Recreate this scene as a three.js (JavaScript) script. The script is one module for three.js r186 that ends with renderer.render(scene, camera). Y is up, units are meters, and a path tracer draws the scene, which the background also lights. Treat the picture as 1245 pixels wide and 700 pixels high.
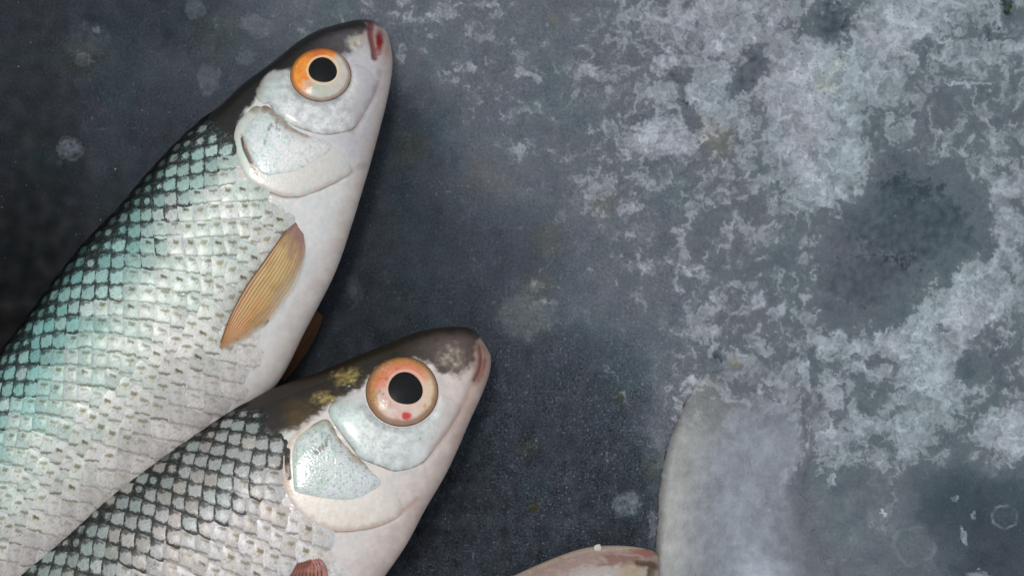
import * as THREE from 'three';
import { mergeGeometries } from 'three/addons/utils/BufferGeometryUtils.js';

// ---------------------------------------------------------------- camera, sky, sun, exposure
const U = 0.00018;                                   // metres on the ice per photograph pixel
const DIST = 0.62, TILT = 8 * Math.PI / 180;
const camera = new THREE.PerspectiveCamera(2 * Math.atan(350 * U / DIST) * 180 / Math.PI, 1245 / 700, 0.02, 20);
camera.position.set(0, DIST * Math.cos(TILT), DIST * Math.sin(TILT));
camera.up.set(0, 0, -1);
camera.lookAt(0, 0, 0);
camera.updateMatrixWorld(true);
camera.focus = DIST - 0.016;
camera.userData.fStop = 15;

const scene = new THREE.Scene();
{
  const W = 128, H = 64, d = new Float32Array(W * H * 4);
  for (let y = 0; y < H; y++) for (let x = 0; x < W; x++) {   // an even overcast sky, brighter overhead
    const up = ((y + 0.5) / H - 0.5) * Math.PI, s = Math.max(0, Math.sin(up)), l = 1.04 * (up > 0 ? (1 + 2 * s) / 3 : 0.25), o = (y * W + x) * 4;
    d[o] = 0.97 * l; d[o + 1] = 1.0 * l; d[o + 2] = 1.04 * l; d[o + 3] = 1;
  }
  const t = new THREE.DataTexture(d, W, H, THREE.RGBAFormat, THREE.FloatType);
  t.mapping = THREE.EquirectangularReflectionMapping; t.magFilter = THREE.LinearFilter; t.needsUpdate = true;
  scene.background = t; scene.environment = t;
}
const sun = new THREE.DirectionalLight(new THREE.Color(1, 0.97, 0.93), 1.0);
sun.position.set(-0.16, 1.0, -0.2); sun.target.position.set(0, 0, 0);
sun.castShadow = true; sun.shadow.radius = 22; sun.shadow.mapSize.set(2048, 2048);
Object.assign(sun.shadow.camera, { left: -0.2, right: 0.2, top: 0.2, bottom: -0.2, near: 0.1, far: 3 });
scene.add(sun, sun.target);

const renderer = new THREE.WebGLRenderer({ antialias: true });
renderer.toneMapping = THREE.LinearToneMapping;
renderer.toneMappingExposure = 0.95;
renderer.shadowMap.enabled = true;

// ---------------------------------------------------------------- small tools
const { clamp, lerp, smoothstep } = THREE.MathUtils;
const sst = (a, b, x) => { const t = clamp((x - a) / (b - a), 0, 1); return t * t * (3 - 2 * t); };
function rng(seed) { let a = seed >>> 0; return () => { a = (a + 0x6d2b79f5) | 0; let t = Math.imul(a ^ (a >>> 15), 1 | a); t = (t + Math.imul(t ^ (t >>> 7), 61 | t)) ^ t; return ((t ^ (t >>> 14)) >>> 0) / 4294967296; }; }
const PERM = new Uint8Array(512), GX = new Float32Array(256), GY = new Float32Array(256);
{ const r = rng(77), p = [...Array(256).keys()]; for (let i = 255; i > 0; i--) { const j = Math.floor(r() * (i + 1)); [p[i], p[j]] = [p[j], p[i]]; }
  for (let i = 0; i < 512; i++) PERM[i] = p[i & 255];
  for (let i = 0; i < 256; i++) { const a = r() * Math.PI * 2; GX[i] = Math.cos(a); GY[i] = Math.sin(a); } }
function noise(x, y) {                                // gradient noise, about -0.7 .. 0.7, scaled to about -1 .. 1
  const xi = Math.floor(x), yi = Math.floor(y), fx = x - xi, fy = y - yi, X = xi & 255, Y = yi & 255;
  const u = fx * fx * fx * (fx * (fx * 6 - 15) + 10), v = fy * fy * fy * (fy * (fy * 6 - 15) + 10);
  const a = PERM[PERM[X] + Y], b = PERM[PERM[X + 1] + Y], c = PERM[PERM[X] + Y + 1], e = PERM[PERM[X + 1] + Y + 1];
  const n0 = GX[a] * fx + GY[a] * fy, n1 = GX[b] * (fx - 1) + GY[b] * fy, n2 = GX[c] * fx + GY[c] * (fy - 1), n3 = GX[e] * (fx - 1) + GY[e] * (fy - 1);
  return (n0 + (n1 - n0) * u + ((n2 + (n3 - n2) * u) - (n0 + (n1 - n0) * u)) * v) * 1.5;
}
function fbm(x, y, oct = 4) { let s = 0, a = 0.5, f = 1; for (let i = 0; i < oct; i++) { s += a * noise(x * f + i * 17.3, y * f - i * 9.1); f *= 2.03; a *= 0.52; } return s; }
function ridge(x, y, oct = 3) { let s = 0, a = 0.5, f = 1; for (let i = 0; i < oct; i++) { s += a * (1 - Math.abs(noise(x * f + i * 31.7, y * f + i * 5.3)) * 1.6); f *= 2.1; a *= 0.5; } return s; }
const lin = (c) => (c <= 0.04045 ? c / 12.92 : Math.pow((c + 0.055) / 1.055, 2.4));
const rgb = (r, g, b) => [lin(r / 255), lin(g / 255), lin(b / 255)];
const mix3 = (a, b, t) => [a[0] + (b[0] - a[0]) * t, a[1] + (b[1] - a[1]) * t, a[2] + (b[2] - a[2]) * t];
const mul3 = (a, k) => [a[0] * k, a[1] * k, a[2] * k];

const used = new Map();
function numbered(n) { const k = used.get(n) ?? 0; used.set(n, k + 1); return k ? n + '_' + String(k).padStart(3, '0') : n; }
function tag(o, label, category, group) { o.userData.label = label; o.userData.category = category; if (group) o.userData.group = group; return o; }
function shade(o) { o.castShadow = true; o.receiveShadow = true; return o; }

// where the photograph's pixel (px, py) meets the level h (all in photograph pixels measured on the ice)
const EYE = camera.position.clone().divideScalar(U), DIRV = new THREE.Vector3();
function P(px, py, h = 0) {
  DIRV.set((px - 622.5) / 622.5, (350 - py) / 350, 0.5).unproject(camera).divideScalar(U).sub(EYE);
  const t = (h - EYE.y) / DIRV.y;
  return [EYE.x + DIRV.x * t, EYE.z + DIRV.z * t];
}
function segDist(x, y, pts, closed = false) {         // distance to a line of points
  let best = 1e9; const n = pts.length;
  for (let i = 0; i < (closed ? n : n - 1); i++) {
    const a = pts[i], b = pts[(i + 1) % n], dx = b[0] - a[0], dy = b[1] - a[1], t = clamp(((x - a[0]) * dx + (y - a[1]) * dy) / (dx * dx + dy * dy + 1e-9), 0, 1);
    const ex = x - a[0] - dx * t, ey = y - a[1] - dy * t, d = ex * ex + ey * ey;
    if (d < best) best = d;
  }
  return Math.sqrt(best);
}
function inside(x, y, pts) {
  let c = false;
  for (let i = 0, j = pts.length - 1; i < pts.length; j = i++) { const a = pts[i], b = pts[j]; if ((a[1] > y) !== (b[1] > y) && x < ((b[0] - a[0]) * (y - a[1])) / (b[1] - a[1]) + a[0]) c = !c; }
  return c;
}
const sdf = (x, y, pts) => (inside(x, y, pts) ? -1 : 1) * segDist(x, y, pts, true);
function cr(a, b, c, d, t) { return 0.5 * (2 * b + (c - a) * t + (2 * a - 5 * b + 4 * c - d) * t * t + (3 * b - a - 3 * c + d) * t * t * t); }
function smoothLoop(pts, n = 8) {                     // a closed smooth curve through the points
  const out = [], N = pts.length, g = (i) => pts[(i + N) % N];
  for (let i = 0; i < N; i++) for (let k = 0; k < n; k++) { const t = k / n; out.push([cr(g(i - 1)[0], g(i)[0], g(i + 1)[0], g(i + 2)[0], t), cr(g(i - 1)[1], g(i)[1], g(i + 1)[1], g(i + 2)[1], t)]); }
  return out;
}
function smoothLine(pts, n = 8) {
  const out = [], N = pts.length, g = (i) => pts[clamp(i, 0, N - 1)];
  for (let i = 0; i < N - 1; i++) for (let k = 0; k < n; k++) { const t = k / n; out.push([cr(g(i - 1)[0], g(i)[0], g(i + 1)[0], g(i + 2)[0], t), cr(g(i - 1)[1], g(i)[1], g(i + 1)[1], g(i + 2)[1], t)]); }
  out.push(pts[N - 1].slice()); return out;
}
function gridGeometry(nx, ny, at, wrapY = false) {    // at(i, j) -> { p: [x, y, z], c: [r, g, b] }, in photograph pixels
  const pos = new Float32Array(nx * ny * 3), col = new Float32Array(nx * ny * 3), idx = [];
  for (let i = 0; i < nx; i++) for (let j = 0; j < ny; j++) { const v = at(i, j), o = (i * ny + j) * 3; for (let k = 0; k < 3; k++) { pos[o + k] = v.p[k] * U; col[o + k] = v.c[k]; } }
  for (let i = 0; i < nx - 1; i++) for (let j = 0; j < (wrapY ? ny : ny - 1); j++) { const a = i * ny + j, b = i * ny + ((j + 1) % ny), c = (i + 1) * ny + j, d = (i + 1) * ny + ((j + 1) % ny); idx.push(a, b, c, b, d, c); }
  const g = new THREE.BufferGeometry();
  g.setAttribute('position', new THREE.BufferAttribute(pos, 3)); g.setAttribute('color', new THREE.BufferAttribute(col, 3)); g.setIndex(idx);
  g.computeVertexNormals();
  return g;
}
function flipped(g) { const a = g.index.array; for (let i = 0; i < a.length; i += 3) { const t = a[i]; a[i] = a[i + 1]; a[i + 1] = t; } g.computeVertexNormals(); return g; }
function facingUp(g) {                                // turns the winding so that a sheet's normals point up on the whole
  const n = g.attributes.normal; let s = 0; for (let i = 0; i < n.count; i++) s += n.getY(i);
  return s < 0 ? flipped(g) : g;
}

// ---------------------------------------------------------------- the ice
// frost on the ice, painted shade beside the fish, and a darker left side, read every 50 pixels from (25, 25): grey levels, before grain
const FROST_SHADE = [
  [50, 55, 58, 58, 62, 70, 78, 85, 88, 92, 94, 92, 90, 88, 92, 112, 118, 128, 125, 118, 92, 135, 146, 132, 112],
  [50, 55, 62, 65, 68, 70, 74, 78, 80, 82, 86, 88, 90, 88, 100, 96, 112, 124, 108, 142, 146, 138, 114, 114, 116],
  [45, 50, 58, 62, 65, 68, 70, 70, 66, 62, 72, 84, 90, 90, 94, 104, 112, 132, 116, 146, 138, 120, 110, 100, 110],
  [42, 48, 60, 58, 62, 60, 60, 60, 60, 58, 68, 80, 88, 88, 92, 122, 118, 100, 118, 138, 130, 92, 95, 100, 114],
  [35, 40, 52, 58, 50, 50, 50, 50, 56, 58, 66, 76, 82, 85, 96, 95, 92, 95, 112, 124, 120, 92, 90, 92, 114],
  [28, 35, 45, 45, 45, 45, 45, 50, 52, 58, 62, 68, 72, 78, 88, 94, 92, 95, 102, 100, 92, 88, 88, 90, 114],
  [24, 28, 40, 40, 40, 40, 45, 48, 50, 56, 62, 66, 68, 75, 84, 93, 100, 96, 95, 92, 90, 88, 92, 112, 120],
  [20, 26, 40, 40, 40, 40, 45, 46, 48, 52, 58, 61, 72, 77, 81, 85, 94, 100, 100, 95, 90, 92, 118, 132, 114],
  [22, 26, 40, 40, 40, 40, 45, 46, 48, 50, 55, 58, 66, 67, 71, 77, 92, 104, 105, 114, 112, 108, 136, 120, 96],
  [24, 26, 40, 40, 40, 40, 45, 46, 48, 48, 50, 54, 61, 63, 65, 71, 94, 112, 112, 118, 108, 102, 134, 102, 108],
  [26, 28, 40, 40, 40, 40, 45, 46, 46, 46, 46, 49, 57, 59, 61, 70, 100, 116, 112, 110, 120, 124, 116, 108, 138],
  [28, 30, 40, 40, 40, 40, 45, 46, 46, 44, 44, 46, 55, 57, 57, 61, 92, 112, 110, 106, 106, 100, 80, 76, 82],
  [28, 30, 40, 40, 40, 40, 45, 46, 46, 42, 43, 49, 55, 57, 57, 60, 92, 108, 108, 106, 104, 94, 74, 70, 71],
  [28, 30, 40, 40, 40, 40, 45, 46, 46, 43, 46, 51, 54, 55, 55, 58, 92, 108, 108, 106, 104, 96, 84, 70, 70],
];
function frostShadeGrid(x, y) {
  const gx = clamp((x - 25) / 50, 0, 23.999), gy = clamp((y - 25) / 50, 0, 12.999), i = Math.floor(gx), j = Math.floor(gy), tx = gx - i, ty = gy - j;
  const at = (a, b) => FROST_SHADE[clamp(b, 0, 13)][clamp(a, 0, 24)];
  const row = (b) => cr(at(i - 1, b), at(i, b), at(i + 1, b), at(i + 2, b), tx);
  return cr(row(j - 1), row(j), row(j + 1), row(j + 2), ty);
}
// patches with an outline of their own: x, y, half-width, half-height, turn (degrees), change of grey level, raggedness
const PATCHES = [
  [908, 84, 24, 42, 28, -36, 0.6], [828, 105, 14, 30, -28, -34, 0.5], [842, 142, 11, 26, -25, -36, 0.5], [1008, 26, 42, 26, 0, -24, 0.9], [1038, 30, 12, 16, 20, -20, 0.7],
  [1128, 56, 18, 30, -10, -22, 0.9], [1165, 40, 34, 10, 10, -26, 1], [1210, 40, 24, 9, 10, -40, 1], [1226, 6, 8, 16, 0, -60, 0.5], [1012, 98, 20, 5, -30, -36, 0.6], [1130, 212, 70, 30, -10, -9, 0.6],
  [1102, 268, 100, 60, 15, -17, 0.6], [1062, 342, 74, 40, 5, -15, 0.6], [1065, 165, 24, 14, 20, -18, 0.9], [1140, 135, 28, 26, 0, -16, 0.5], [1230, 130, 14, 40, 0, -12, 0.5],
  [832, 110, 26, 9, 10, 26, 0.4], [806, 76, 24, 13, -8, 32, 0.5], [803, 112, 20, 12, 0, 26, 0.5], [812, 165, 48, 25, 5, 30, 0.6], [850, 120, 18, 26, -20, 24, 0.5], [868, 48, 17, 15, 0, 26, 0.4],
  [980, 95, 70, 34, -8, 16, 0.6], [1080, 30, 60, 30, 0, 14, 0.6], [1020, 200, 38, 48, 10, 14, 0.7], [985, 215, 14, 42, -18, 30, 0.6], [1010, 250, 14, 6, 0, 30, 0.4],
  [1180, 103, 32, 4, -2, 40, 0.4], [1232, 56, 14, 10, 0, 24, 0.5], [1150, 380, 34, 26, 10, 26, 0.7], [1198, 375, 46, 20, -35, 24, 0.6], [1130, 440, 16, 54, 0, 16, 0.7], [1148, 480, 30, 26, 0, 16, 0.8],
  [1070, 455, 50, 14, 14, 18, 0.8], [1040, 420, 60, 22, -5, 20, 0.8], [1012, 480, 12, 28, -8, 30, 0.6], [1005, 540, 16, 26, 8, 26, 0.6], [1220, 530, 34, 34, 0, 20, 0.6], [1235, 548, 26, 14, 30, 16, 0.6],
  [1072, 566, 10, 10, 0, 30, 0.5], [1100, 560, 16, 26, 20, 24, 0.7], [1120, 535, 40, 22, 0, 14, 0.8], [1170, 450, 22, 12, 10, -26, 0.6], [1200, 420, 16, 20, 0, -26, 0.6], [1145, 398, 18, 5, 0, -34, 0.6], [1225, 440, 22, 38, 0, -12, 0.5],
  [1045, 437, 14, 6, 20, -30, 0.7], [860, 402, 26, 15, 5, 34, 0.7], [848, 430, 20, 16, 0, 4, 0.5], [874, 432, 9, 12, -15, -38, 0.6], [842, 462, 14, 6, -10, 40, 0.8], [826, 492, 6, 14, -10, 44, 0.8], [992, 455, 7, 34, -8, -32, 0.4],
  [640, 90, 26, 7, 8, 26, 0.4], [612, 142, 7, 5, 0, 30, 0.6], [627, 150, 5, 12, -20, 20, 0.6], [718, 85, 12, 9, 0, 34, 0.6], [757, 22, 8, 14, -30, 18, 0.5], [592, 4, 20, 6, 0, 36, 0.5], [484, 2, 7, 6, 0, 50, 0.5],
  [548, 92, 5, 14, -50, 30, 0.4], [562, 80, 14, 9, 0, 16, 0.4], [566, 108, 4, 22, -16, 26, 0.4], [712, 222, 14, 12, 20, 26, 0.6], [708, 245, 18, 18, 0, 12, 0.5], [655, 345, 14, 8, -30, 20, 0.7], [852, 232, 9, 12, 0, 22, 0.6],
  [845, 258, 9, 18, 8, 20, 0.6], [896, 263, 9, 8, 0, 22, 0.6], [866, 245, 8, 7, 0, 22, 0.5], [830, 222, 8, 6, 0, 30, 0.6], [832, 236, 6, 5, 0, 26, 0.6], [866, 212, 5, 5, 0, 40, 0.5], [880, 196, 6, 3, 10, 34, 0.4],
  [105, 50, 30, 26, 0, 9, 0.5], [100, 74, 12, 10, 0, 14, 0.5], [116, 34, 6, 6, 0, 26, 0.3], [82, 180, 17, 15, 0, 22, 0.25], [70, 202, 5, 5, 0, 16, 0.3], [236, 10, 14, 12, 0, 14, 0.4], [255, 95, 16, 22, 10, 12, 0.4], [312, 30, 22, 16, 0, 14, 0.5],
  [300, 70, 16, 12, 0, 12, 0.5], [430, 350, 9, 20, -15, 12, 0.6], [640, 385, 40, 30, 0, 9, 0.5], [762, 612, 18, 17, 0, 26, 0.6], [795, 640, 9, 16, 0, 26, 0.7], [1068, 632, 16, 22, 0, 30, 0.5], [1082, 620, 8, 9, 0, 40, 0.5], [1172, 650, 5, 13, -12, 44, 0.4],
  [1166, 608, 8, 4, 20, 40, 0.5], [1182, 630, 5, 6, 0, 40, 0.5], [1190, 698, 16, 5, 0, 46, 0.4], [1010, 585, 9, 9, 0, 34, 0.6], [960, 575, 14, 12, 0, 30, 0.6], [700, 640, 20, 10, 0, 8, 0.6], [1130, 420, 50, 60, 0, 6, 0.5], [1172, 410, 6, 6, 0, 26, 0.4],
];
// thin pale wisps and rims in the ice: points, half-width, change of grey level
const WISPS = [
  [[[778, 332], [795, 322], [815, 318], [832, 326], [838, 336]], 2.4, 34], [[[838, 330], [855, 326], [866, 334], [872, 344]], 2, 24], [[[738, 448], [746, 453], [751, 462]], 2, 46], [[[748, 482], [758, 477], [764, 483], [761, 490]], 2, 56],
  [[[942, 238], [960, 244], [980, 252], [990, 256]], 1.8, 30], [[[650, 370], [662, 366], [676, 368]], 2.2, 40], [[[655, 330], [668, 322], [674, 308]], 1.4, 22], [[[790, 62], [812, 60], [820, 68], [818, 78], [806, 82]], 2, 30],
  [[[896, 40], [910, 44], [920, 50]], 1.8, 30], [[[424, 340], [430, 350], [430, 366], [424, 378]], 2, 16], [[[530, 84], [540, 96], [556, 104]], 2, 30], [[[612, 88], [630, 78], [650, 82], [668, 96]], 2, 22], [[[1086, 600], [1090, 614], [1078, 624]], 2, 30],
  [[[1116, 12], [1124, 24], [1120, 60], [1112, 90]], 1.6, 24], [[[980, 190], [992, 208], [1000, 230], [1004, 245]], 3, 26], [[[1112, 384], [1112, 420], [1116, 470]], 2.6, 26], [[[760, 525], [776, 520], [788, 530], [800, 524]], 1.2, 24], [[[770, 540], [784, 536], [792, 546]], 1.2, 20],
  [[[828, 385], [832, 400], [836, 412]], 1.8, 30], [[[859, 408], [862, 418]], 2, 44], [[[884, 468], [887, 478]], 2, 44], [[[1240, 340], [1225, 360], [1205, 384]], 1.6, 26], [[[900, 215], [920, 212], [950, 222]], 2, 14], [[[620, 340], [640, 350]], 2, 10],
];
// brown and olive stains: x, y, radius, strength
const STAINS = [[652, 350, 26, 0.35], [640, 385, 40, 0.22], [668, 290, 26, 0.35], [590, 215, 34, 0.25], [100, 70, 30, 0.3], [872, 172, 24, 0.45], [648, 616, 9, 1], [640, 545, 14, 0.4], [755, 484, 10, 0.5], [894, 440, 10, 0.6], [1228, 8, 8, 0.7], [672, 22, 8, 0.5], [735, 250, 20, 0.3], [1004, 104, 14, 0.5], [795, 570, 16, 0.4], [862, 155, 14, 0.35], [1018, 78, 12, 0.4], [500, 180, 26, 0.35], [262, 40, 40, 0.2]];
const onIce = (x, y) => { const q = P(x, y); return [q[0] + 622.5, q[1] + 350]; };   // plain ground coordinates, in photograph pixels
for (const w of WISPS) w[0] = smoothLine(w[0].map(([x, y]) => onIce(x, y)), 5);
for (const p of [...PATCHES, ...STAINS]) [p[0], p[1]] = onIce(p[0], p[1]);

// a clear dark pool between the crusts at the right
const POOL = smoothLoop([[1000, 262], [1022, 252], [1056, 236], [1062, 192], [1090, 180], [1130, 196], [1165, 200], [1195, 226], [1212, 270], [1210, 300], [1188, 320], [1165, 328], [1150, 345], [1122, 352], [1108, 385], [1060, 402], [1010, 395], [984, 380], [984, 330], [996, 300]].map(([x, y]) => onIce(x, y)), 4);
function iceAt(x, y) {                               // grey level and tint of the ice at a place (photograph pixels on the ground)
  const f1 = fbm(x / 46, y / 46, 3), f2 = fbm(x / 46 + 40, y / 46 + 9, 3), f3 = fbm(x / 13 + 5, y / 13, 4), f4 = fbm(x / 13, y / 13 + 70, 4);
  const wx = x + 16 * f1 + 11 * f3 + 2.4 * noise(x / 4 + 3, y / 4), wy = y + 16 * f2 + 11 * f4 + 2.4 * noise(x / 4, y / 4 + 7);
  let v = frostShadeGrid(wx, wy);
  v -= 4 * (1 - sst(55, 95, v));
  for (const [cx, cy, rx, ry, deg, add, rag] of PATCHES) {
    const R = Math.max(rx, ry) * 1.9 + 14; if (Math.abs(x - cx) > R || Math.abs(y - cy) > R) continue;
    const k = 0.35 + rag * 0.55, a = deg * Math.PI / 180, dx = lerp(x, wx, k) - cx, dy = lerp(y, wy, k) - cy, u = (dx * Math.cos(a) + dy * Math.sin(a)) / rx, w = (-dx * Math.sin(a) + dy * Math.cos(a)) / ry;
    const d = Math.hypot(u, w) + rag * (0.45 * f3 + 0.3 * noise(x / 5 + cx, y / 5) + 0.2 * noise(x / 2.2, y / 2.2));
    v += add * (1 - sst(0.7, 1.0, d)) * (0.85 + 0.4 * noise(x / 9, y / 9 + cx));
  }
  let pool = 0;
  if (x > 930 && x < 1270 && y > 130 && y < 450) {
    const d = sdf(lerp(x, wx, 0.75), lerp(y, wy, 0.75), POOL);
    pool = 0.85 * (1 - sst(-22, 9, d + 22 * f4 + 9 * noise(x / 5, y / 5)));
    v = lerp(v + 20 * Math.exp(-(((d - 12) / 13) ** 2)) * clamp(0.6 + 1.5 * f3 + 0.5 * sst(1120, 1180, x), 0, 1.3), Math.min(v, 82 + 20 * f1 + 12 * f3 + 26 * sst(0.35, 0.8, noise(x / 7 + 3, y / 7)) * sst(-0.1, 0.5, noise(x / 30, y / 30 + 5))), pool);
  }
  const warp = fbm(x / 60 + 7, y / 60, 3), h1 = fbm(wx / 24 + warp, wy / 24 - warp, 5), h2 = fbm(wx / 9 + 3, wy / 9 + 31, 4);
  v += 10 * sst(58, 76, v) * (1 - sst(95, 112, v));
  const frost = sst(72, 135, v), busy = 0.35 + 0.65 * sst(-0.3, 0.3, fbm(x / 70 + 60, y / 70 + 4, 3));
  // a white crust with ragged edges lies over the hazy ice wherever it is frosty enough
  v += 5 * sst(82, 92, v);
  const cd = -0.5 * pool + (v - 116) / 46 - 0.7 * sst(560, 610, wy) * sst(870, 920, x) * (1 - sst(1080, 1140, wx)) + 0.95 * h1 + 0.6 * busy * h2, crust = 0.45 * sst(-0.06, 0.12, cd) + 0.55 * sst(-0.3, 0.7, cd + 0.5 * fbm(wx / 30 + 70, wy / 30, 3)), rimc = Math.exp(-(((cd - 0.1) / 0.09) ** 2));
  v = (v < 96 ? v : 96 + (v - 96) * 0.5) + crust * (16 + 34 * clamp(0.45 + h2 + 0.9 * fbm(wx / 19 + 33, wy / 19, 4), 0, 1.4)) + 15 * rimc * frost * clamp(0.5 + 2 * h2, 0, 1);
  v -= crust * 20 * sst(0.2, 0.55, fbm(wx / 7 + 144, wy / 7, 3)) * busy;
  v += (6 + 18 * frost) * h1 + (3 + 3 * frost) * h2 + 10 * frost * fbm(wx / 34 + 12, wy / 34 + 80, 3);
  v += 11 * frost * busy * sst(0.86, 1, 1 - Math.abs(noise(wx / 21 + 9, wy / 21)) * 1.25) + 6 * frost * busy * sst(0.84, 1, 1 - Math.abs(noise(wx / 9 + 19, wy / 9)) * 1.3);
  v += 7 * sst(0.1, 0.6, fbm(x / 34 + 90, y / 34 + 2, 4)) - 6 * sst(0.1, 0.6, fbm(x / 30 + 190, y / 30 + 20, 4));
  for (const [pts, w, add] of WISPS) {
    if (Math.abs(x - pts[0][0]) > 90 || Math.abs(y - pts[0][1]) > 110) continue;
    const d = segDist(x + 4 * noise(x / 7, y / 7), y + 4 * noise(x / 7 + 9, y / 7), pts);
    if (d < w * 3) v += 0.85 * add * Math.exp(-(d / w) * (d / w)) * clamp(0.6 + 1.1 * noise(x / 5, y / 5), 0, 1.4);
  }
  const calm = 1 - 0.5 * sst(780, 940, x), dim = sst(12, 60, v) * calm, sharp = sst(300, 560, y) * (1 - sst(760, 900, x)) * (0.55 + 0.45 * sst(380, 520, x));         // the clear, finely bubbled ice beside the heads
  v += dim * (4 + 5 * frost) * noise(x / 4.2, y / 4.2);
  v += dim * ((8 + 9 * sharp) * noise(x / 2.5, y / 2.5) * (0.6 + 0.8 * sst(-0.4, 0.5, noise(x / 31 + 8, y / 31))) + (9 + 6 * sharp) * noise(x / 1.5, y / 1.5) * (0.6 + 0.8 * sst(-0.4, 0.5, noise(x / 24, y / 24 + 17))) + 4 * sharp);
  v += dim * (12 + 34 * sharp) * sst(0.34, 0.85, noise(x / 3.3 + 50, y / 3.3 + 11)) * (0.5 + 0.8 * sst(-0.3, 0.4, noise(x / 25, y / 25)));
  v += dim * 22 * (1 - crust) * sst(0.45, 0.75, noise(x / 6.5 + 11, y / 6.5 + 3)) * sst(0.0, 0.5, noise(x / 42 + 5, y / 42));
  v += sharp * (7 * noise(x / 10 + 60, y / 10) + 6 * noise(x / 19 + 4, y / 19 + 66)) - 12 * sharp * sst(0.4, 0.9, noise(x / 6 + 20, y / 6 + 81));
  const teal = sst(-0.2, 0.5, fbm(x / 90 + 3, y / 90 + 8, 3) + 0.5 * sst(850, 1150, x) - 0.1 - 0.35 * sst(550, 700, y));
  let stain = 0;
  for (const [sx, sy, r, k] of STAINS) { const d = Math.hypot(x - sx, y - sy) / r; if (d < 1.6) stain = Math.max(stain, k * (1 - sst(0.3, 1.15, d + 0.6 * f3))); }
  return { v: Math.max(9, v), teal, stain, frost, mott: noise(x / 38 + 11, y / 38) };
}
function iceColor(o) {
  const g = o.v, k = sst(50, 130, g);
  let r = g * lerp(0.9, 0.965, k), gg = g, b = g * lerp(1.12, 1.045, k);
  r -= 4 * o.teal; gg += 1 * o.teal; r += 1.6 * (1 - o.teal) * (0.3 + o.mott); b += 1.2 * (1 - o.teal) * (0.3 + o.mott);
  r += o.stain * 10; gg += o.stain * 4; b -= o.stain * 16;
  return [clamp(r, 0, 255), clamp(gg, 0, 255), clamp(b, 0, 255)];
}
const X0 = -98, Y0 = -60, TW = 1440, TH = 820;        // the photograph pixels that the ice texture spans
const NW = 2048, NH = 1166;
const iceTex = new Uint8Array(NW * NH * 4), iceBump = new Uint8Array(NW * NH * 4);
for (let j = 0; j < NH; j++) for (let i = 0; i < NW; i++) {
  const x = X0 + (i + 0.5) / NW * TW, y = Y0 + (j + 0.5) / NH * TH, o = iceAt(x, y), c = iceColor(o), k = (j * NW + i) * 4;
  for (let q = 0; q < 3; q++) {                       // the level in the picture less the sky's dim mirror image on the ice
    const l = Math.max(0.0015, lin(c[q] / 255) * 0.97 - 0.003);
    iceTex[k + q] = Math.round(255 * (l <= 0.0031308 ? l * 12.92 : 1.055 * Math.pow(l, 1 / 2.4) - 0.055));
  }
  iceTex[k + 3] = 255;
  const h = clamp(o.v / 200 + 0.08 * o.frost * noise(x / 2.3, y / 2.3), 0, 1), ro = clamp(0.42 + 0.3 * o.frost + 0.12 * noise(x / 20, y / 20), 0, 1);
  iceBump[k] = h * 255; iceBump[k + 1] = ro * 255; iceBump[k + 2] = 0; iceBump[k + 3] = 255;
}
function dataTex(d, w, h, srgb) { const t = new THREE.DataTexture(d, w, h, THREE.RGBAFormat); if (srgb) t.colorSpace = THREE.SRGBColorSpace; t.magFilter = THREE.LinearFilter; t.minFilter = THREE.LinearFilter; t.wrapS = t.wrapT = THREE.MirroredRepeatWrapping; t.needsUpdate = true; return t; }
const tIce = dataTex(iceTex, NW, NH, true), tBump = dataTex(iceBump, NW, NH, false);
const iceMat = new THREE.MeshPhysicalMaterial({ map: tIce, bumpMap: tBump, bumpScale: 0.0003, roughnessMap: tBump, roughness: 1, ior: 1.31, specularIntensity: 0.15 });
function iceHeight(x, y) {                           // relief in photograph pixels
  const g = frostShadeGrid(clamp(x, 0, 1245), clamp(y, 0, 700));
  return 2.2 * sst(80, 140, g) * (0.5 + fbm(x / 30, y / 30, 3)) + 1.2 * fbm(x / 70, y / 70, 3) - 1.6;
}
let ice;
{
  // plain ground coordinates (no lens in them): photograph pixel = 622.5 + x / U, 350 + z / U
  const nx = 500, nz = 320, w = 3200, h = 2000, pos = new Float32Array(nx * nz * 3), uv = new Float32Array(nx * nz * 2), idx = [];
  const stretch = (t) => t * (0.5 + 0.5 * Math.abs(t) ** 1.6);  // finer in the middle
  for (let i = 0; i < nx; i++) for (let j = 0; j < nz; j++) {
    const x = 622.5 + stretch(i / (nx - 1) * 2 - 1) * w / 2, y = 350 + stretch(j / (nz - 1) * 2 - 1) * h / 2, k = i * nz + j;
    pos[k * 3] = (x - 622.5) * U; pos[k * 3 + 1] = iceHeight(x, y) * U; pos[k * 3 + 2] = (y - 350) * U;
    uv[k * 2] = (x - X0) / TW; uv[k * 2 + 1] = (y - Y0) / TH;
    if (i < nx - 1 && j < nz - 1) idx.push(k, k + 1, k + nz, k + 1, k + nz + 1, k + nz);
  }
  const g = new THREE.BufferGeometry();
  g.setAttribute('position', new THREE.BufferAttribute(pos, 3)); g.setAttribute('uv', new THREE.BufferAttribute(uv, 2)); g.setIndex(idx); g.computeVertexNormals();
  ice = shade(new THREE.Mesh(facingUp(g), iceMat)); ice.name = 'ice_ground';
  ice.userData = { kind: 'structure', label: 'dark grey ice with pale frost patches under the fish' };
  scene.add(ice);
}
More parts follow.
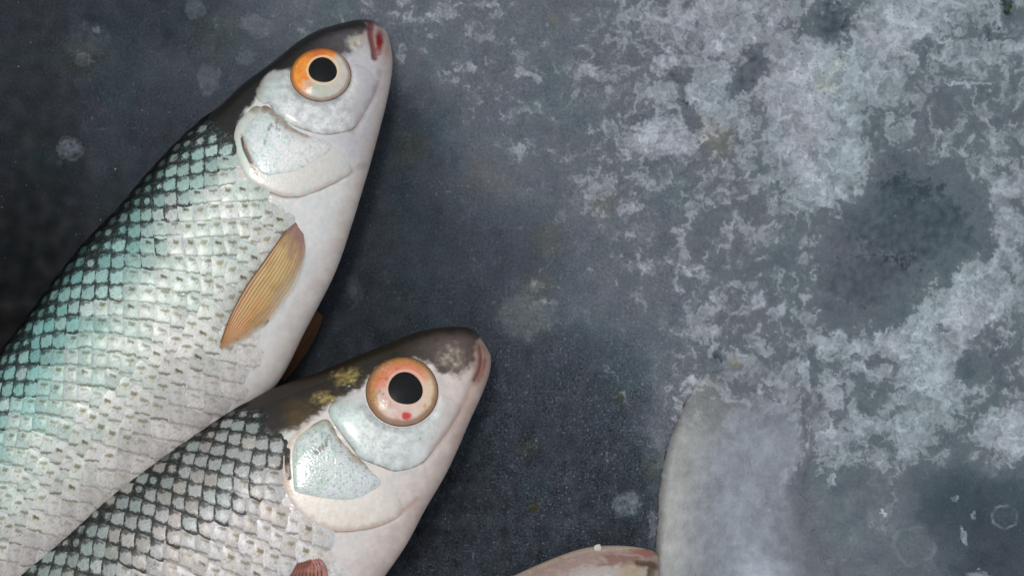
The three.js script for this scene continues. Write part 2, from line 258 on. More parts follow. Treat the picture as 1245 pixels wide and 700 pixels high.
// air bubbles frozen at the surface, each a low dome with a pale rim: x, y, radius
{
  const skin = new THREE.MeshPhysicalMaterial({ vertexColors: true, roughness: 0.45, ior: 1.31, transparent: true, opacity: 1 });
  // x, y, radius, strength of the pale rim, strength of the frosty middle
  const BUB = [[1017, 257, 8, 0.6, 0.35], [1223, 628, 16, 0.5, 0.1], [681, 264, 6.5, 0.6, 0.1], [674, 191, 4.5, 0.4, 0.2], [1167, 121, 5, 0.5, 0.7], [867, 245, 10, 0.4, 0.25], [781, 283, 16, 0.18, 0.3], [866, 212, 5, 0.5, 0.5], [1172, 408, 7, 0.5, 0.9], [83, 180, 17, 0.12, 0.28], [830, 221, 8, 0.35, 0.35], [897, 263, 9, 0.4, 0.25], [1112, 664, 26, 0.3, 0.12], [762, 613, 18, 0.1, 0.3], [845, 262, 10, 0.3, 0.25], [717, 224, 10, 0.2, 0.3]];
  for (const [x, y, r, kr, km] of BUB) {
    const wob = (a) => 1 + 0.2 * noise(Math.cos(a) * 1.2 + x, Math.sin(a) * 1.2 + y) + 0.08 * noise(Math.cos(a) * 5 + y, Math.sin(a) * 5), nr = 26, nt = 72;
    const g = gridGeometry(nr, nt, (i, j) => { const t = i / (nr - 1), a = j / nt * Math.PI * 2, k = r * 1.1 * t * wob(a); return { p: [k * Math.cos(a), r * 0.14 * (1 - t * t) - 0.15, k * Math.sin(a) * 0.93], c: [1, 1, 1] }; }, true), col = new Float32Array(nr * nt * 4);
    for (let i = 0; i < nr; i++) for (let j = 0; j < nt; j++) {
      const t = i / (nr - 1), a = j / nt * Math.PI * 2, X = t * Math.cos(a) * r, Z = t * Math.sin(a) * r, n = fbm(X / 5 + x, Z / 5 + y, 4), m = noise(Math.cos(a) + y, Math.sin(a) + x);
      const al = kr * Math.exp(-(((t - 0.84) / 0.09) ** 2)) * clamp(0.6 + 0.9 * m + n, 0.05, 1.2) + km * (1 - sst(0.55, 0.95, t)) * clamp(0.5 + 1.5 * n, 0, 1);
      col.set([0.38, 0.42, 0.46, 0.6 * clamp(al, 0, 0.9) * (1 - sst(0.93, 1, t))], (i * nt + j) * 4);
    }
    g.setAttribute('color', new THREE.BufferAttribute(col, 4));
    const b = shade(new THREE.Mesh(facingUp(g), skin)); b.name = numbered('air_bubble');
    const q = P(x, y); b.position.set(q[0] * U, (iceHeight(622.5 + q[0], 350 + q[1]) + 0.3) * U, q[1] * U);
    ice.add(b);
  }
}
// loose frost grains
{
  const r = rng(5), m = [], c = [], M = new THREE.Matrix4(), Q = new THREE.Quaternion(), E = new THREE.Euler();
  for (let k = 0; k < 60000 && m.length < 5200; k++) {
    const x = r() * 1280 - 15, y = r() * 730 - 15, g = frostShadeGrid(x + 10 * noise(x / 30, y / 30), y) + 40 * fbm(x / 26 + fbm(x / 60 + 7, y / 60, 3) * 1.6, y / 26 - fbm(x / 60 + 7, y / 60, 3), 4);
    if (r() > sst(105, 175, g) * 0.9 + 0.012) continue;
    const s = (0.35 + 0.75 * r() * r()) * U; E.set(r() * 6, r() * 6, r() * 6);
    M.compose(new THREE.Vector3((x - 622.5) * U, (iceHeight(x, y) + 0.1) * U, (y - 350) * U), Q.setFromEuler(E), new THREE.Vector3(s * (0.7 + r()), s * 0.7, s * (0.7 + r())));
    m.push(M.clone()); const l = 0.1 + 0.2 * r(); c.push(new THREE.Color(l * 0.96, l, l * 1.05));
  }
  const g = new THREE.InstancedMesh(new THREE.IcosahedronGeometry(1, 0), new THREE.MeshStandardMaterial({ roughness: 0.7 }), m.length);
  m.forEach((a, i) => { g.setMatrixAt(i, a); g.setColorAt(i, c[i]); });
  g.name = 'frost_grains'; g.userData = { kind: 'stuff', label: 'fine pale frost grains scattered over the ice', category: 'frost' };
  scene.add(shade(g));
}
// ---------------------------------------------------------------- the frosted slab of ice at the lower right
{
  const out = smoothLoop([[794, 760], [796, 700], [800, 640], [803, 592], [812, 545], [826, 508], [842, 474], [866, 452], [900, 447], [940, 447], [972, 450], [992, 470], [1000, 510], [990, 552], [978, 590], [992, 640], [1010, 700], [1020, 790], [900, 820], [800, 800]].map(([x, y]) => P(x, y, x < 870 && y > 480 ? 24 : 8)), 8);
  const cx = P(905, 600)[0], cz = P(905, 600)[1], nr = 110, nt = 420, L = out.length;
  const at = (t) => { const f = t * L, i = Math.floor(f) % L, k = f - Math.floor(f), a = out[i], b = out[(i + 1) % L]; return [lerp(a[0], b[0], k), lerp(a[1], b[1], k)]; };
  const RIM = smoothLine([[792, 790], [796, 700], [800, 640], [803, 592], [812, 545], [826, 508], [842, 474]].map(([x, y]) => P(x, y, 20)), 6);
  const left = P(800, 620)[0], right = P(1000, 620)[0], top = P(840, 455)[1], low = P(840, 560)[1];
  const g = gridGeometry(nr, nt, (i, j) => {
    const r = 1 - (1 - i / (nr - 1)) ** 1.7, o = at(j / nt);
    const side = sst(40, 100, segDist(o[0], o[1], RIM)), wob = 1 + sst(0.8, 1, r) * ((0.02 + 0.1 * side) * noise(j / 7, 3) + (0.008 + 0.07 * side) * noise(j / 2.1, 8));
    const x = cx + (o[0] - cx) * r * wob, z = cz + (o[1] - cz) * r * wob;
    const d = Math.hypot(o[0] - x, o[1] - z), full = lerp(30, 1.2, sst(left, right, x + 12)) * lerp(0.12, 1, sst(top, low, z));
    const e = clamp(1 - d / (10 + full * 0.25), 0, 1);
    const px = x + 622.5, py = z + 350;
        // frost through the slab: dense and creamy along the left rim, clearing to the right
    const rimD = segDist(x, z, RIM), far = sst(30, 80, rimD), base = lerp(-2, iceHeight(px, py) - 0.12, far);
    const y = base + (full - Math.min(0, base) * (1 - far)) * Math.sqrt(Math.max(0, 1 - e * e * e)) + (1 - far * e) * (1.2 * fbm(px / 34, py / 34, 4) + 0.5 * noise(px / 6, py / 6)) * (1 - e);
    let v = 142 + 20 * fbm(px / 40, py / 40, 4) + 18 * fbm(px / 12, py / 12, 4) + 8 * noise(px / 2.8, py / 2.8) + 5 * noise(px / 1.4, py / 1.4);
    v += 18 * (1 - sst(6, 62, rimD + 12 * fbm(px / 30, py / 30, 3)));
    v -= 18 * sst(905, 990, px) * sst(540, 620, py);
    v += 26 * (1 - sst(0.4, 1.1, Math.hypot((px - 960) / 16, (py - 580) / 13) + 0.6 * fbm(px / 10, py / 10, 3)));
    v += 22 * (1 - sst(0.3, 1.2, Math.hypot((px - 928) / 34, (py - 700) / 40) + 0.6 * fbm(px / 20, py / 20, 3)));
    v += 20 * (1 - sst(0.4, 1.1, Math.hypot((px - 925) / 50, (py - 480) / 18) + 0.8 * fbm(px / 16, py / 16, 4)));
    v += 30 * sst(0.55, 0.95, noise(px / 8 + 5, py / 8)) * sst(0.1, 0.6, noise(px / 40, py / 40 + 2));
    v -= 26 * (1 - sst(0.4, 1.1, Math.hypot((px - 886) / 9, (py - 470) / 8)));
    const cream = 1 - sst(10, 75, rimD);
    // where the slab is thin and free of frost the ice below shows
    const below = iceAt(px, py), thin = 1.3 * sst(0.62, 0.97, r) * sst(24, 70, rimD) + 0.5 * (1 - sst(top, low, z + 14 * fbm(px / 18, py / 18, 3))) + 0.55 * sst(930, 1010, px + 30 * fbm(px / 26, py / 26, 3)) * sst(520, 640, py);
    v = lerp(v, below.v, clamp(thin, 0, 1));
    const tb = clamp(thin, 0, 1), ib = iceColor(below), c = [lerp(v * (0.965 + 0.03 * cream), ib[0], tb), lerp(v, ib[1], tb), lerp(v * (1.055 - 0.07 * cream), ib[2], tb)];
    return { p: [x, y, z], c: c.map((q) => Math.max(0.003, lin(clamp(q, 0, 255) / 255) * 0.97 - 0.003)) };
  }, true);
  const s = shade(new THREE.Mesh(facingUp(g), new THREE.MeshPhysicalMaterial({ vertexColors: true, roughness: 0.6, ior: 1.31, specularIntensity: 0.15 })));
  s.name = 'ice_slab';
  tag(s, 'pale frosted slab of ice with a smooth rounded edge at lower right', 'ice slab');
  scene.add(s);
}

// ---------------------------------------------------------------- fish: a body from ribs between the back line and the belly line
const EXP_A = 2.3, EXP_B = 0.5;
const prof = (u) => Math.pow(Math.max(0, 1 - Math.pow(Math.min(1, Math.abs(u)), EXP_A)), EXP_B);
class Body {
  constructor(ribs, lift = 0) {                       // ribs: back x, y, belly x, y (photograph pixels), half thickness
    const tmax = Math.max(...ribs.map((r) => r[4]));
    const R = ribs.map(([dx, dy, vx, vy, T]) => { const hc = T + 0.4 * (tmax - T) * sst(0, 30, T) + lift, d = P(dx, dy, hc), v = P(vx, vy, hc); return [d[0], d[1], v[0], v[1], T, hc]; });
    this.N = 1600; this.t = [];
    let len = 0, px, pz;
    for (let i = 0; i <= this.N; i++) {
      const f = i / this.N * (R.length - 1), k = Math.min(R.length - 2, Math.floor(f)), t = f - k, g = (n) => R[clamp(n, 0, R.length - 1)], row = [];
      for (let c = 0; c < 6; c++) row.push(cr(g(k - 1)[c], g(k)[c], g(k + 1)[c], g(k + 2)[c], t));
      const mx = (row[0] + row[2]) / 2, mz = (row[1] + row[3]) / 2;
      if (i) len += Math.hypot(mx - px, mz - pz);
      px = mx; pz = mz; row.push(len); this.t.push(row);
    }
    this.len = len;
    // the way along the skin from back to belly over the top
    this.arc = []; let a = 0, lu = 1, lh = 0;
    for (let i = 0; i <= 400; i++) { const u = Math.cos(i / 400 * Math.PI), h = 0.42 * prof(u); a += Math.hypot(u - lu, h - lh); lu = u; lh = h; this.arc.push([a, u]); }
    for (const r of this.arc) r[0] /= a;
  }
  row(s) { const f = clamp(s, 0, 1) * this.N, i = Math.min(this.N - 1, Math.floor(f)), t = f - i, a = this.t[i], b = this.t[i + 1]; return a.map((q, k) => q + (b[k] - q) * t); }
  sAtLen(L) { let lo = 0, hi = this.N; while (hi - lo > 1) { const m = (lo + hi) >> 1; if (this.t[m][6] < L) lo = m; else hi = m; } return (lo + (L - this.t[lo][6]) / (this.t[hi][6] - this.t[lo][6] + 1e-9)) / this.N; }
  uAtT(t) { let lo = 0, hi = 400; while (hi - lo > 1) { const m = (lo + hi) >> 1; if (this.arc[m][0] < t) lo = m; else hi = m; } return lerp(this.arc[lo][1], this.arc[hi][1], clamp((t - this.arc[lo][0]) / (this.arc[hi][0] - this.arc[lo][0] + 1e-9), 0, 1)); }
  tAtU(u) { let lo = 0, hi = 400; while (hi - lo > 1) { const m = (lo + hi) >> 1; if (this.arc[m][1] > u) lo = m; else hi = m; } return this.arc[lo][0]; }
  at(s, u) { const r = this.row(s), k = (u + 1) / 2; return [r[2] + (r[0] - r[2]) * k, r[5] + r[4] * prof(u), r[3] + (r[1] - r[3]) * k]; }
  inv(x, z) {                                        // ground place -> (s, u)
    let lo = 0, hi = this.N;
    const side = (r) => (r[0] - r[2]) * (z - r[3]) - (r[1] - r[3]) * (x - r[2]);
    const s0 = Math.sign(side(this.t[0])), sN = Math.sign(side(this.t[this.N]));
    if (s0 === sN) { lo = hi = Math.abs(side(this.t[0])) < Math.abs(side(this.t[this.N])) ? 0 : this.N; }
    while (hi - lo > 1) { const m = (lo + hi) >> 1; if (Math.sign(side(this.t[m])) === s0) lo = m; else hi = m; }
    const a = side(this.t[lo]), b = side(this.t[hi]), s = (lo + (hi > lo ? clamp(a / (a - b + 1e-12), 0, 1) : 0)) / this.N, r = this.row(s), ex = r[0] - r[2], ez = r[1] - r[3];
    return [s, 2 * ((x - r[2]) * ex + (z - r[3]) * ez) / (ex * ex + ez * ez) - 1];
  }
  y(x, z) { const [s, u] = this.inv(x, z), r = this.row(s); return r[5] + r[4] * prof(clamp(u, -1, 1)); }
  normal(x, z) { const e = 1.5, hx = (this.y(x + e, z) - this.y(x - e, z)) / (2 * e), hz = (this.y(x, z + e) - this.y(x, z - e)) / (2 * e), l = Math.hypot(hx, 1, hz); return [-hx / l, 1 / l, -hz / l]; }
  hit(px, py) { let h = this.t[400][5], q; for (let i = 0; i < 14; i++) { q = P(px, py, h); h = lerp(h, this.y(q[0], q[1]), 0.8); } return q; }
  Q(list) { return list.map(([x, y]) => this.hit(x, y)); }
}
// a sheet lying on a body: rings from a centre to an outline (both ground places); lift(r, k) above the skin
function skinPatch(body, centre, outline, nr, nt, lift, color, easing = 1.4) {
  const L = outline.length, at = (t) => { const f = t * L, i = Math.floor(f) % L, k = f - Math.floor(f), a = outline[i], b = outline[(i + 1) % L]; return [lerp(a[0], b[0], k), lerp(a[1], b[1], k)]; };
  return facingUp(gridGeometry(nr, nt, (i, j) => {
    const r = 1 - (1 - i / (nr - 1)) ** easing, o = at(j / nt), x = centre[0] + (o[0] - centre[0]) * r, z = centre[1] + (o[1] - centre[1]) * r;
    const n = body.normal(x, z), h = lift(r, j / nt, x, z), y = body.y(x, z), edge = Math.hypot(o[0] - x, o[1] - z);
    return { p: [x + n[0] * h * 0.5, y + n[1] * h, z + n[2] * h * 0.5], c: color(x, z, r, j / nt, edge) };
  }, true));
}
// plates that end in a free edge where 'crisp' is 1 and run into the skin where it is 0
const loopAt = (list, k) => { const f = k * list.length, i = Math.floor(f) % list.length; return lerp(list[i], list[(i + 1) % list.length], f - Math.floor(f)); };
const plateLift = (crisp, r, k, h) => { const c = loopAt(crisp, k); return lerp(h * (1 - sst(0.35, 1, r)) - 0.7 * r ** 6, h * (0.55 + 0.45 * (1 - r ** 4)) * (1 - r ** 22) - 0.5 * r ** 22, c); };
const plateBlend = (crisp, r, k) => (1 - loopAt(crisp, k)) * sst(0.55, 0.98, r);
// a scale's outline: half its width (in rows) at a, from its root (0) to its free tip (1)
const scaleHalf = (a) => 1.1 * (a < 0.5 ? 0.72 + 0.28 * Math.sin(a * Math.PI) : Math.max(0.03, Math.pow(1 - Math.pow((a - 0.5) / 0.5, 1.8), 0.72)));
// scale markings: rows of the atlas are steps from dark pigment to brown dashes and edge lines (0 back ... 3 belly), columns are variants
const AT = 1024, AW = 2048, CELL = 256, atlas = new Uint8Array(AT * AW * 4), atlasBump = new Uint8Array(AT * AW * 4), vr = rng(404);
for (let lev = 0; lev < 4; lev++) for (let va = 0; va < 8; va++) { const v1 = vr(), v2 = vr(), v3 = vr(), v4 = vr(); for (let j = 0; j < CELL; j++) for (let i = 0; i < CELL; i++) {
  const a = (i + 0.5) / CELL, w = ((j + 0.5) / CELL) * 2 - 1, k = ((lev * CELL + j) * AW + va * CELL + i) * 4, ox = va * 37 + lev * 91;
  const da = (a - 0.573) * 32, dw = w * scaleHalf(a) * 13.7;                       // photograph pixels from the middle of the bare part
  const h = (dw - da) * 0.707, v = (dw + da) * 0.707;                             // along its two visible sides
  const wx = 2.6 * fbm(da / 6 + ox, dw / 6, 4), wy = 2.6 * fbm(da / 6, dw / 6 + ox + 40, 4), H = h + wx + 2 * (v3 - 0.5), V = v + wy + 2 * (v4 - 0.5);
  const ang = Math.atan2(dw, da + 22), rad = Math.hypot(dw, da + 22);
  const fine = fbm(da / 2.6 + ox, dw / 2.6, 3), blot = fbm(da / 7 + ox + 20, dw / 7, 3), streak = noise(ang * 18 + ox, rad / 9) * 0.6 + noise(ang * 40, rad / 7 + ox) * 0.4;
  let l = 0.82 + 0.2 * streak + 0.26 * fine + 0.34 * blot, warm = 0;
  const dark = (m, c) => { l = lerp(l, c, clamp(m, 0, 1)); };
  const box = (R) => Math.pow(Math.abs(H / R) ** 2.8 + Math.abs(V / R) ** 2.8, 1 / 2.8);
  if (lev === 0) { dark(sst(0.7, 1.15, box(3.6 + 4 * v1) + 0.5 * fine), 0.03); dark(0.8 * sst(-0.1, 0.4, fine + blot), 0.2); }
  if (lev === 1) { dark(sst(0.84, 1.12, box(7.9 + 2.2 * v1) + 0.28 * fine + 0.1 * blot), 0.05); dark(0.62 * sst(0.0, 0.5, fine + 0.6 * blot), 0.3); dark(0.8 * (1 - sst(2.2, 4.6, Math.hypot(H + 5.5, V + 5.5) + 2 * fine)), 0.06); dark((1 - sst(0.5, 2.6, Math.abs(V + 6.5 + h * 0.1))) * (1 - sst(2, 5, Math.abs(H - 1))) * 0.7, 0.1); }
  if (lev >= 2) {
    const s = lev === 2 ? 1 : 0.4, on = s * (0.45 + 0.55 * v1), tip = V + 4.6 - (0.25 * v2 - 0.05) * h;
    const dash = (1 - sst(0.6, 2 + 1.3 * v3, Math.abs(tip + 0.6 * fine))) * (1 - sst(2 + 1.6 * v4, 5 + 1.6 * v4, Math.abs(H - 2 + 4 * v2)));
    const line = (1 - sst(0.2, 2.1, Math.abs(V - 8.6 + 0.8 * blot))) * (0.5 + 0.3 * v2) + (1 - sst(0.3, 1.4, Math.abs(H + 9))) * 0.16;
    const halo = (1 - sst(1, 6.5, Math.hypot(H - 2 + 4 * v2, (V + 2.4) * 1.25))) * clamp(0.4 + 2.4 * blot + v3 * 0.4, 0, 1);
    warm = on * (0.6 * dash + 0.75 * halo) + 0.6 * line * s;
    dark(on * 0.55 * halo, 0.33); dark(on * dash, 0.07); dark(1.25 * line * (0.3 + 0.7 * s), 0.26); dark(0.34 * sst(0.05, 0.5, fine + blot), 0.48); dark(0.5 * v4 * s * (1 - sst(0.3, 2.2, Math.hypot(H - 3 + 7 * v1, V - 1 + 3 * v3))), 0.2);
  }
  const c = [l * (1 + 0.14 * warm), l, l * (1 - 0.36 * warm)];
  for (let q = 0; q < 3; q++) atlas[k + q] = clamp(255 * Math.pow(clamp(c[q], 0, 1), 1 / 2.2), 0, 255);
  atlas[k + 3] = 255;
  atlasBump[k] = atlasBump[k + 1] = atlasBump[k + 2] = clamp(255 * (0.5 + 0.22 * streak + 0.35 * fine + 0.2 * blot), 0, 255); atlasBump[k + 3] = 255;
} }
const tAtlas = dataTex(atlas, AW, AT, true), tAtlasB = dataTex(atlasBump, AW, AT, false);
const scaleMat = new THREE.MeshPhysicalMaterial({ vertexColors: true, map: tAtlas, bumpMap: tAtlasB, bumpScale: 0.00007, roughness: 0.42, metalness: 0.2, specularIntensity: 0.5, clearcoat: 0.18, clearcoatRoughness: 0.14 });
const skinMat = new THREE.MeshPhysicalMaterial({ vertexColors: true, roughness: 0.45, metalness: 0.06, specularIntensity: 0.5, clearcoat: 0.4, clearcoatRoughness: 0.13 });
const plateMat = new THREE.MeshPhysicalMaterial({ vertexColors: true, roughness: 0.45, metalness: 0.2, clearcoat: 0.6, clearcoatRoughness: 0.12 });
const finMat = new THREE.MeshPhysicalMaterial({ vertexColors: true, roughness: 0.45, clearcoat: 0.3, clearcoatRoughness: 0.3, side: THREE.DoubleSide });
const irisMat = new THREE.MeshPhysicalMaterial({ vertexColors: true, roughness: 0.35, clearcoat: 0.25, clearcoatRoughness: 0.12 });
const pupilMat = new THREE.MeshPhysicalMaterial({ color: new THREE.Color(0.002, 0.0025, 0.004), roughness: 0.3, specularIntensity: 0.3 });
const corneaMat = new THREE.MeshPhysicalMaterial({ color: 0xffffff, transmission: 1, thickness: 0, roughness: 0.05, ior: 1.336, specularIntensity: 0.22 });

const A_LEN = [0, 0.45, 0.62, 0.77, 0.9, 1];
function oneScale(body, L, t, p, q, cell, tint, r, lift) {   // one scale, its free edge towards the tail
  const nx = A_LEN.length, ny = 5, pos = [], uv = [], col = [], idx = [], sx = 1 + (r() - 0.5) * 0.12, sy = 1 + (r() - 0.5) * 0.12, tilt = (r() - 0.5) * 0.6, sk = (r() - 0.5) * 0.14, up = lift * (0.75 + 0.5 * r());
  for (let i = 0; i < nx; i++) for (let j = 0; j < ny; j++) {
    const a = A_LEN[i], w = j / (ny - 1) * 2 - 1, half = q * sy * scaleHalf(a);
    const s = body.sAtLen(L + (-0.55 + 1.17 * a * sx) * p + sk * w * q), tt = clamp(t + (w * half) / body.wide, 0.002, 0.998), u = body.uAtT(tt), o = body.at(s, u), n = body.normalSU(s, u);
    const h = up * (-0.7 + 2.3 * a) * (1 - 0.15 * w * w) + tilt * w * a * 1.1 + 0.95 * (1 - w * w) * Math.sin(a * Math.PI) + 0.3;
    pos.push((o[0] + n[0] * h) * U, (o[1] + n[1] * h) * U, (o[2] + n[2] * h) * U);
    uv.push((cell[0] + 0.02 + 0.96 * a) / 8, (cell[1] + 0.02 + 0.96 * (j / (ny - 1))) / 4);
    col.push(...tint);
    if (i < nx - 1 && j < ny - 1) { const k = i * ny + j; idx.push(k, k + 1, k + ny, k + 1, k + ny + 1, k + ny); }
  }
  const g = new THREE.BufferGeometry();
  g.setAttribute('position', new THREE.BufferAttribute(new Float32Array(pos), 3)); g.setAttribute('uv', new THREE.BufferAttribute(new Float32Array(uv), 2)); g.setAttribute('color', new THREE.BufferAttribute(new Float32Array(col), 3)); g.setIndex(idx);
  g.computeVertexNormals();
  return facingUp(g);
}
Body.prototype.normalSU = function (s, u) {
  const e = 0.002, f = 0.02, a = this.at(Math.min(1, s + e), u), b = this.at(Math.max(0, s - e), u), c = this.at(s, Math.min(1, u + f)), d = this.at(s, Math.max(-1, u - f));
  const x1 = a[0] - b[0], y1 = a[1] - b[1], z1 = a[2] - b[2], x2 = c[0] - d[0], y2 = c[1] - d[1], z2 = c[2] - d[2];
  let n = [y1 * z2 - z1 * y2, z1 * x2 - x1 * z2, x1 * y2 - y1 * x2]; const l = Math.hypot(...n) || 1, k = n[1] < 0 ? -1 / l : 1 / l;
  return n.map((q) => q * k);
};
function bodyMesh(body, headLen, paint, grooves) {   // the whole closed body: fine on top, coarse below
  const S = [0]; let L = 0;
  while (L < body.len) { L += L < headLen ? 1.15 : 3.2; S.push(body.sAtLen(Math.min(L, body.len))); }
  const top = 230, low = 24, ns = S.length + 2, nf = top + low;
  const g = gridGeometry(ns, nf, (i, j) => {
    const s = S[clamp(i - 1, 0, S.length - 1)], under = j > top, f = under ? 0 : j / top, t = under ? 0 : f, u = under ? -Math.cos((j - top) / low * Math.PI) : body.uAtT(t), r = body.row(s), k = (u + 1) / 2;
    let x = r[2] + (r[0] - r[2]) * k, z = r[3] + (r[1] - r[3]) * k, y = under ? r[5] - Math.max(0.4 * r[4], Math.min(r[4], r[5] + 0.6)) * prof(u) : r[5] + r[4] * prof(u);
    if (i === 0 || i === ns - 1) { x = (r[0] + r[2]) / 2; z = (r[1] + r[3]) / 2; y = r[5]; }
    let h = 0, c = [0.3, 0.3, 0.3];
    if (!under) { h = grooves ? grooves(x, z, u, s) : 0; c = paint(x, z, u, s, body.row(s)[6]); }
    else c = paint(r[2], r[3], -1, s, r[6]);
    return { p: [x, y + h, z], c };
  }, true);
  return g;
}
function fishGroup(name, label, body, group) {
  const g = new THREE.Group(); g.name = numbered(name); const m = body.row(0.35);
  g.position.set((m[0] + m[2]) / 2 * U, 0, (m[1] + m[3]) / 2 * U);
  tag(g, label, 'fish', group); scene.add(g); return g;
}
const toward = new THREE.Vector3();
function add(parent, name, geometry, material, label) {   // geometry in world metres -> a part standing in its thing
  const m = shade(new THREE.Mesh(geometry, material)); m.name = name; if (label) m.userData.label = label;
  let o = parent; toward.set(0, 0, 0); while (o && o !== scene) { toward.add(o.position); o = o.parent; }
  geometry.computeBoundingBox(); const c = geometry.boundingBox.getCenter(new THREE.Vector3());
  geometry.translate(-c.x, -c.y, -c.z); m.position.copy(c).sub(toward);
  parent.add(m); return m;
}
function scales(body, thing, { rows, p, q, start, shape, skew, lift, seed, tint, level, keep }) {
  body.wide = rows * q; const r = rng(seed), list = [], f = (x) => 0.66 * x + 0.34 * x ** 1.8, df = (x) => 0.66 + 0.612 * x ** 0.8;
  for (let j = 0; j < rows; j++) for (let i = -2; i < body.len / p; i++) {
    const x0 = (j + 0.5) / rows, t = f(x0), L = start(t) + (i + (((j * skew) % 1) + 1) % 1) * p + (r() - 0.5) * 1.6;
    if (L < start(t)) continue;
    const tj = t + (r() - 0.5) * 0.008, s = body.sAtLen(L), o = body.at(s, body.uAtT(clamp(tj, 0, 1)));
    const X = o[0] + 622.5, Y = o[2] + 350;
    if (X < -70 || Y > 770 || L > body.len - 30) continue;
    if (keep && !keep(o[0], o[2], t, L)) continue;
    list.push({ L, t: tj, X, Y, d: Math.max(0, -X, Y - 700), cell: [Math.floor(r() * 8), level(o[0], o[2], t, L, r)], tint: tint(o[0], o[2], t, L, r), vr: r, q: q * df(x0) });
  }
  list.sort((a, b) => a.d - b.d);
  const rest = [];
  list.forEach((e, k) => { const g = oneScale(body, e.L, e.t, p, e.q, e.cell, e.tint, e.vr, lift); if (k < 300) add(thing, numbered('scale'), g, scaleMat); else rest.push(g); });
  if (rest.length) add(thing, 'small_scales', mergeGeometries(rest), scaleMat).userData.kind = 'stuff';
  console.log(thing.name, 'scales', list.length);
}
function eye(body, thing, cx, cy, rx, ry, pr, color, dpx, dpy) {
  const c = body.hit(cx, cy), ring = (k, ex = rx, ey = ry, o = c) => { const out = []; for (let i = 0; i < 96; i++) { const a = i / 96 * Math.PI * 2; out.push([o[0] + ex * k * Math.cos(a), o[1] + ey * k * Math.sin(a)]); } return out; };
  const dome = (r) => 1.2 + 5.5 * Math.sqrt(Math.max(0, 1 - r * r * 0.96)) - 0.9 * r ** 8;
  const pc = [c[0] + dpx, c[1] + dpy];
  const e = add(thing, 'eye', skinPatch(body, c, ring(1), 44, 160, (r, k, x, z) => { const d = Math.hypot((x - pc[0]) / pr, (z - pc[1]) / pr); return dome(r) - 1.6 * (1 - sst(0.95, 1.7, d)) - 0.5; }, (x, z, r, k) => color((x - c[0]) / rx, (z - c[1]) / ry, r, Math.hypot(x - pc[0], z - pc[1]) / pr)), irisMat);
  const out = []; for (let i = 0; i < 64; i++) { const a = i / 64 * Math.PI * 2, k = 1 + 0.05 * Math.sin(2 * a + 1) + 0.03 * Math.sin(3 * a); out.push([pc[0] + pr * k * Math.cos(a), pc[1] + pr * 1.04 * k * Math.sin(a)]); }
  add(e, 'pupil', skinPatch(body, pc, out, 12, 64, (r, k, x, z) => dome(Math.hypot((x - c[0]) / rx, (z - c[1]) / ry)) - 1.8 + 0.5 * (1 - r * r), () => [1, 1, 1]), pupilMat);
  add(e, 'cornea', skinPatch(body, c, ring(0.985), 24, 96, (r) => dome(r) + 0.4 + 1.2 * (1 - r * r), () => [1, 1, 1]), corneaMat);
  return c;
}

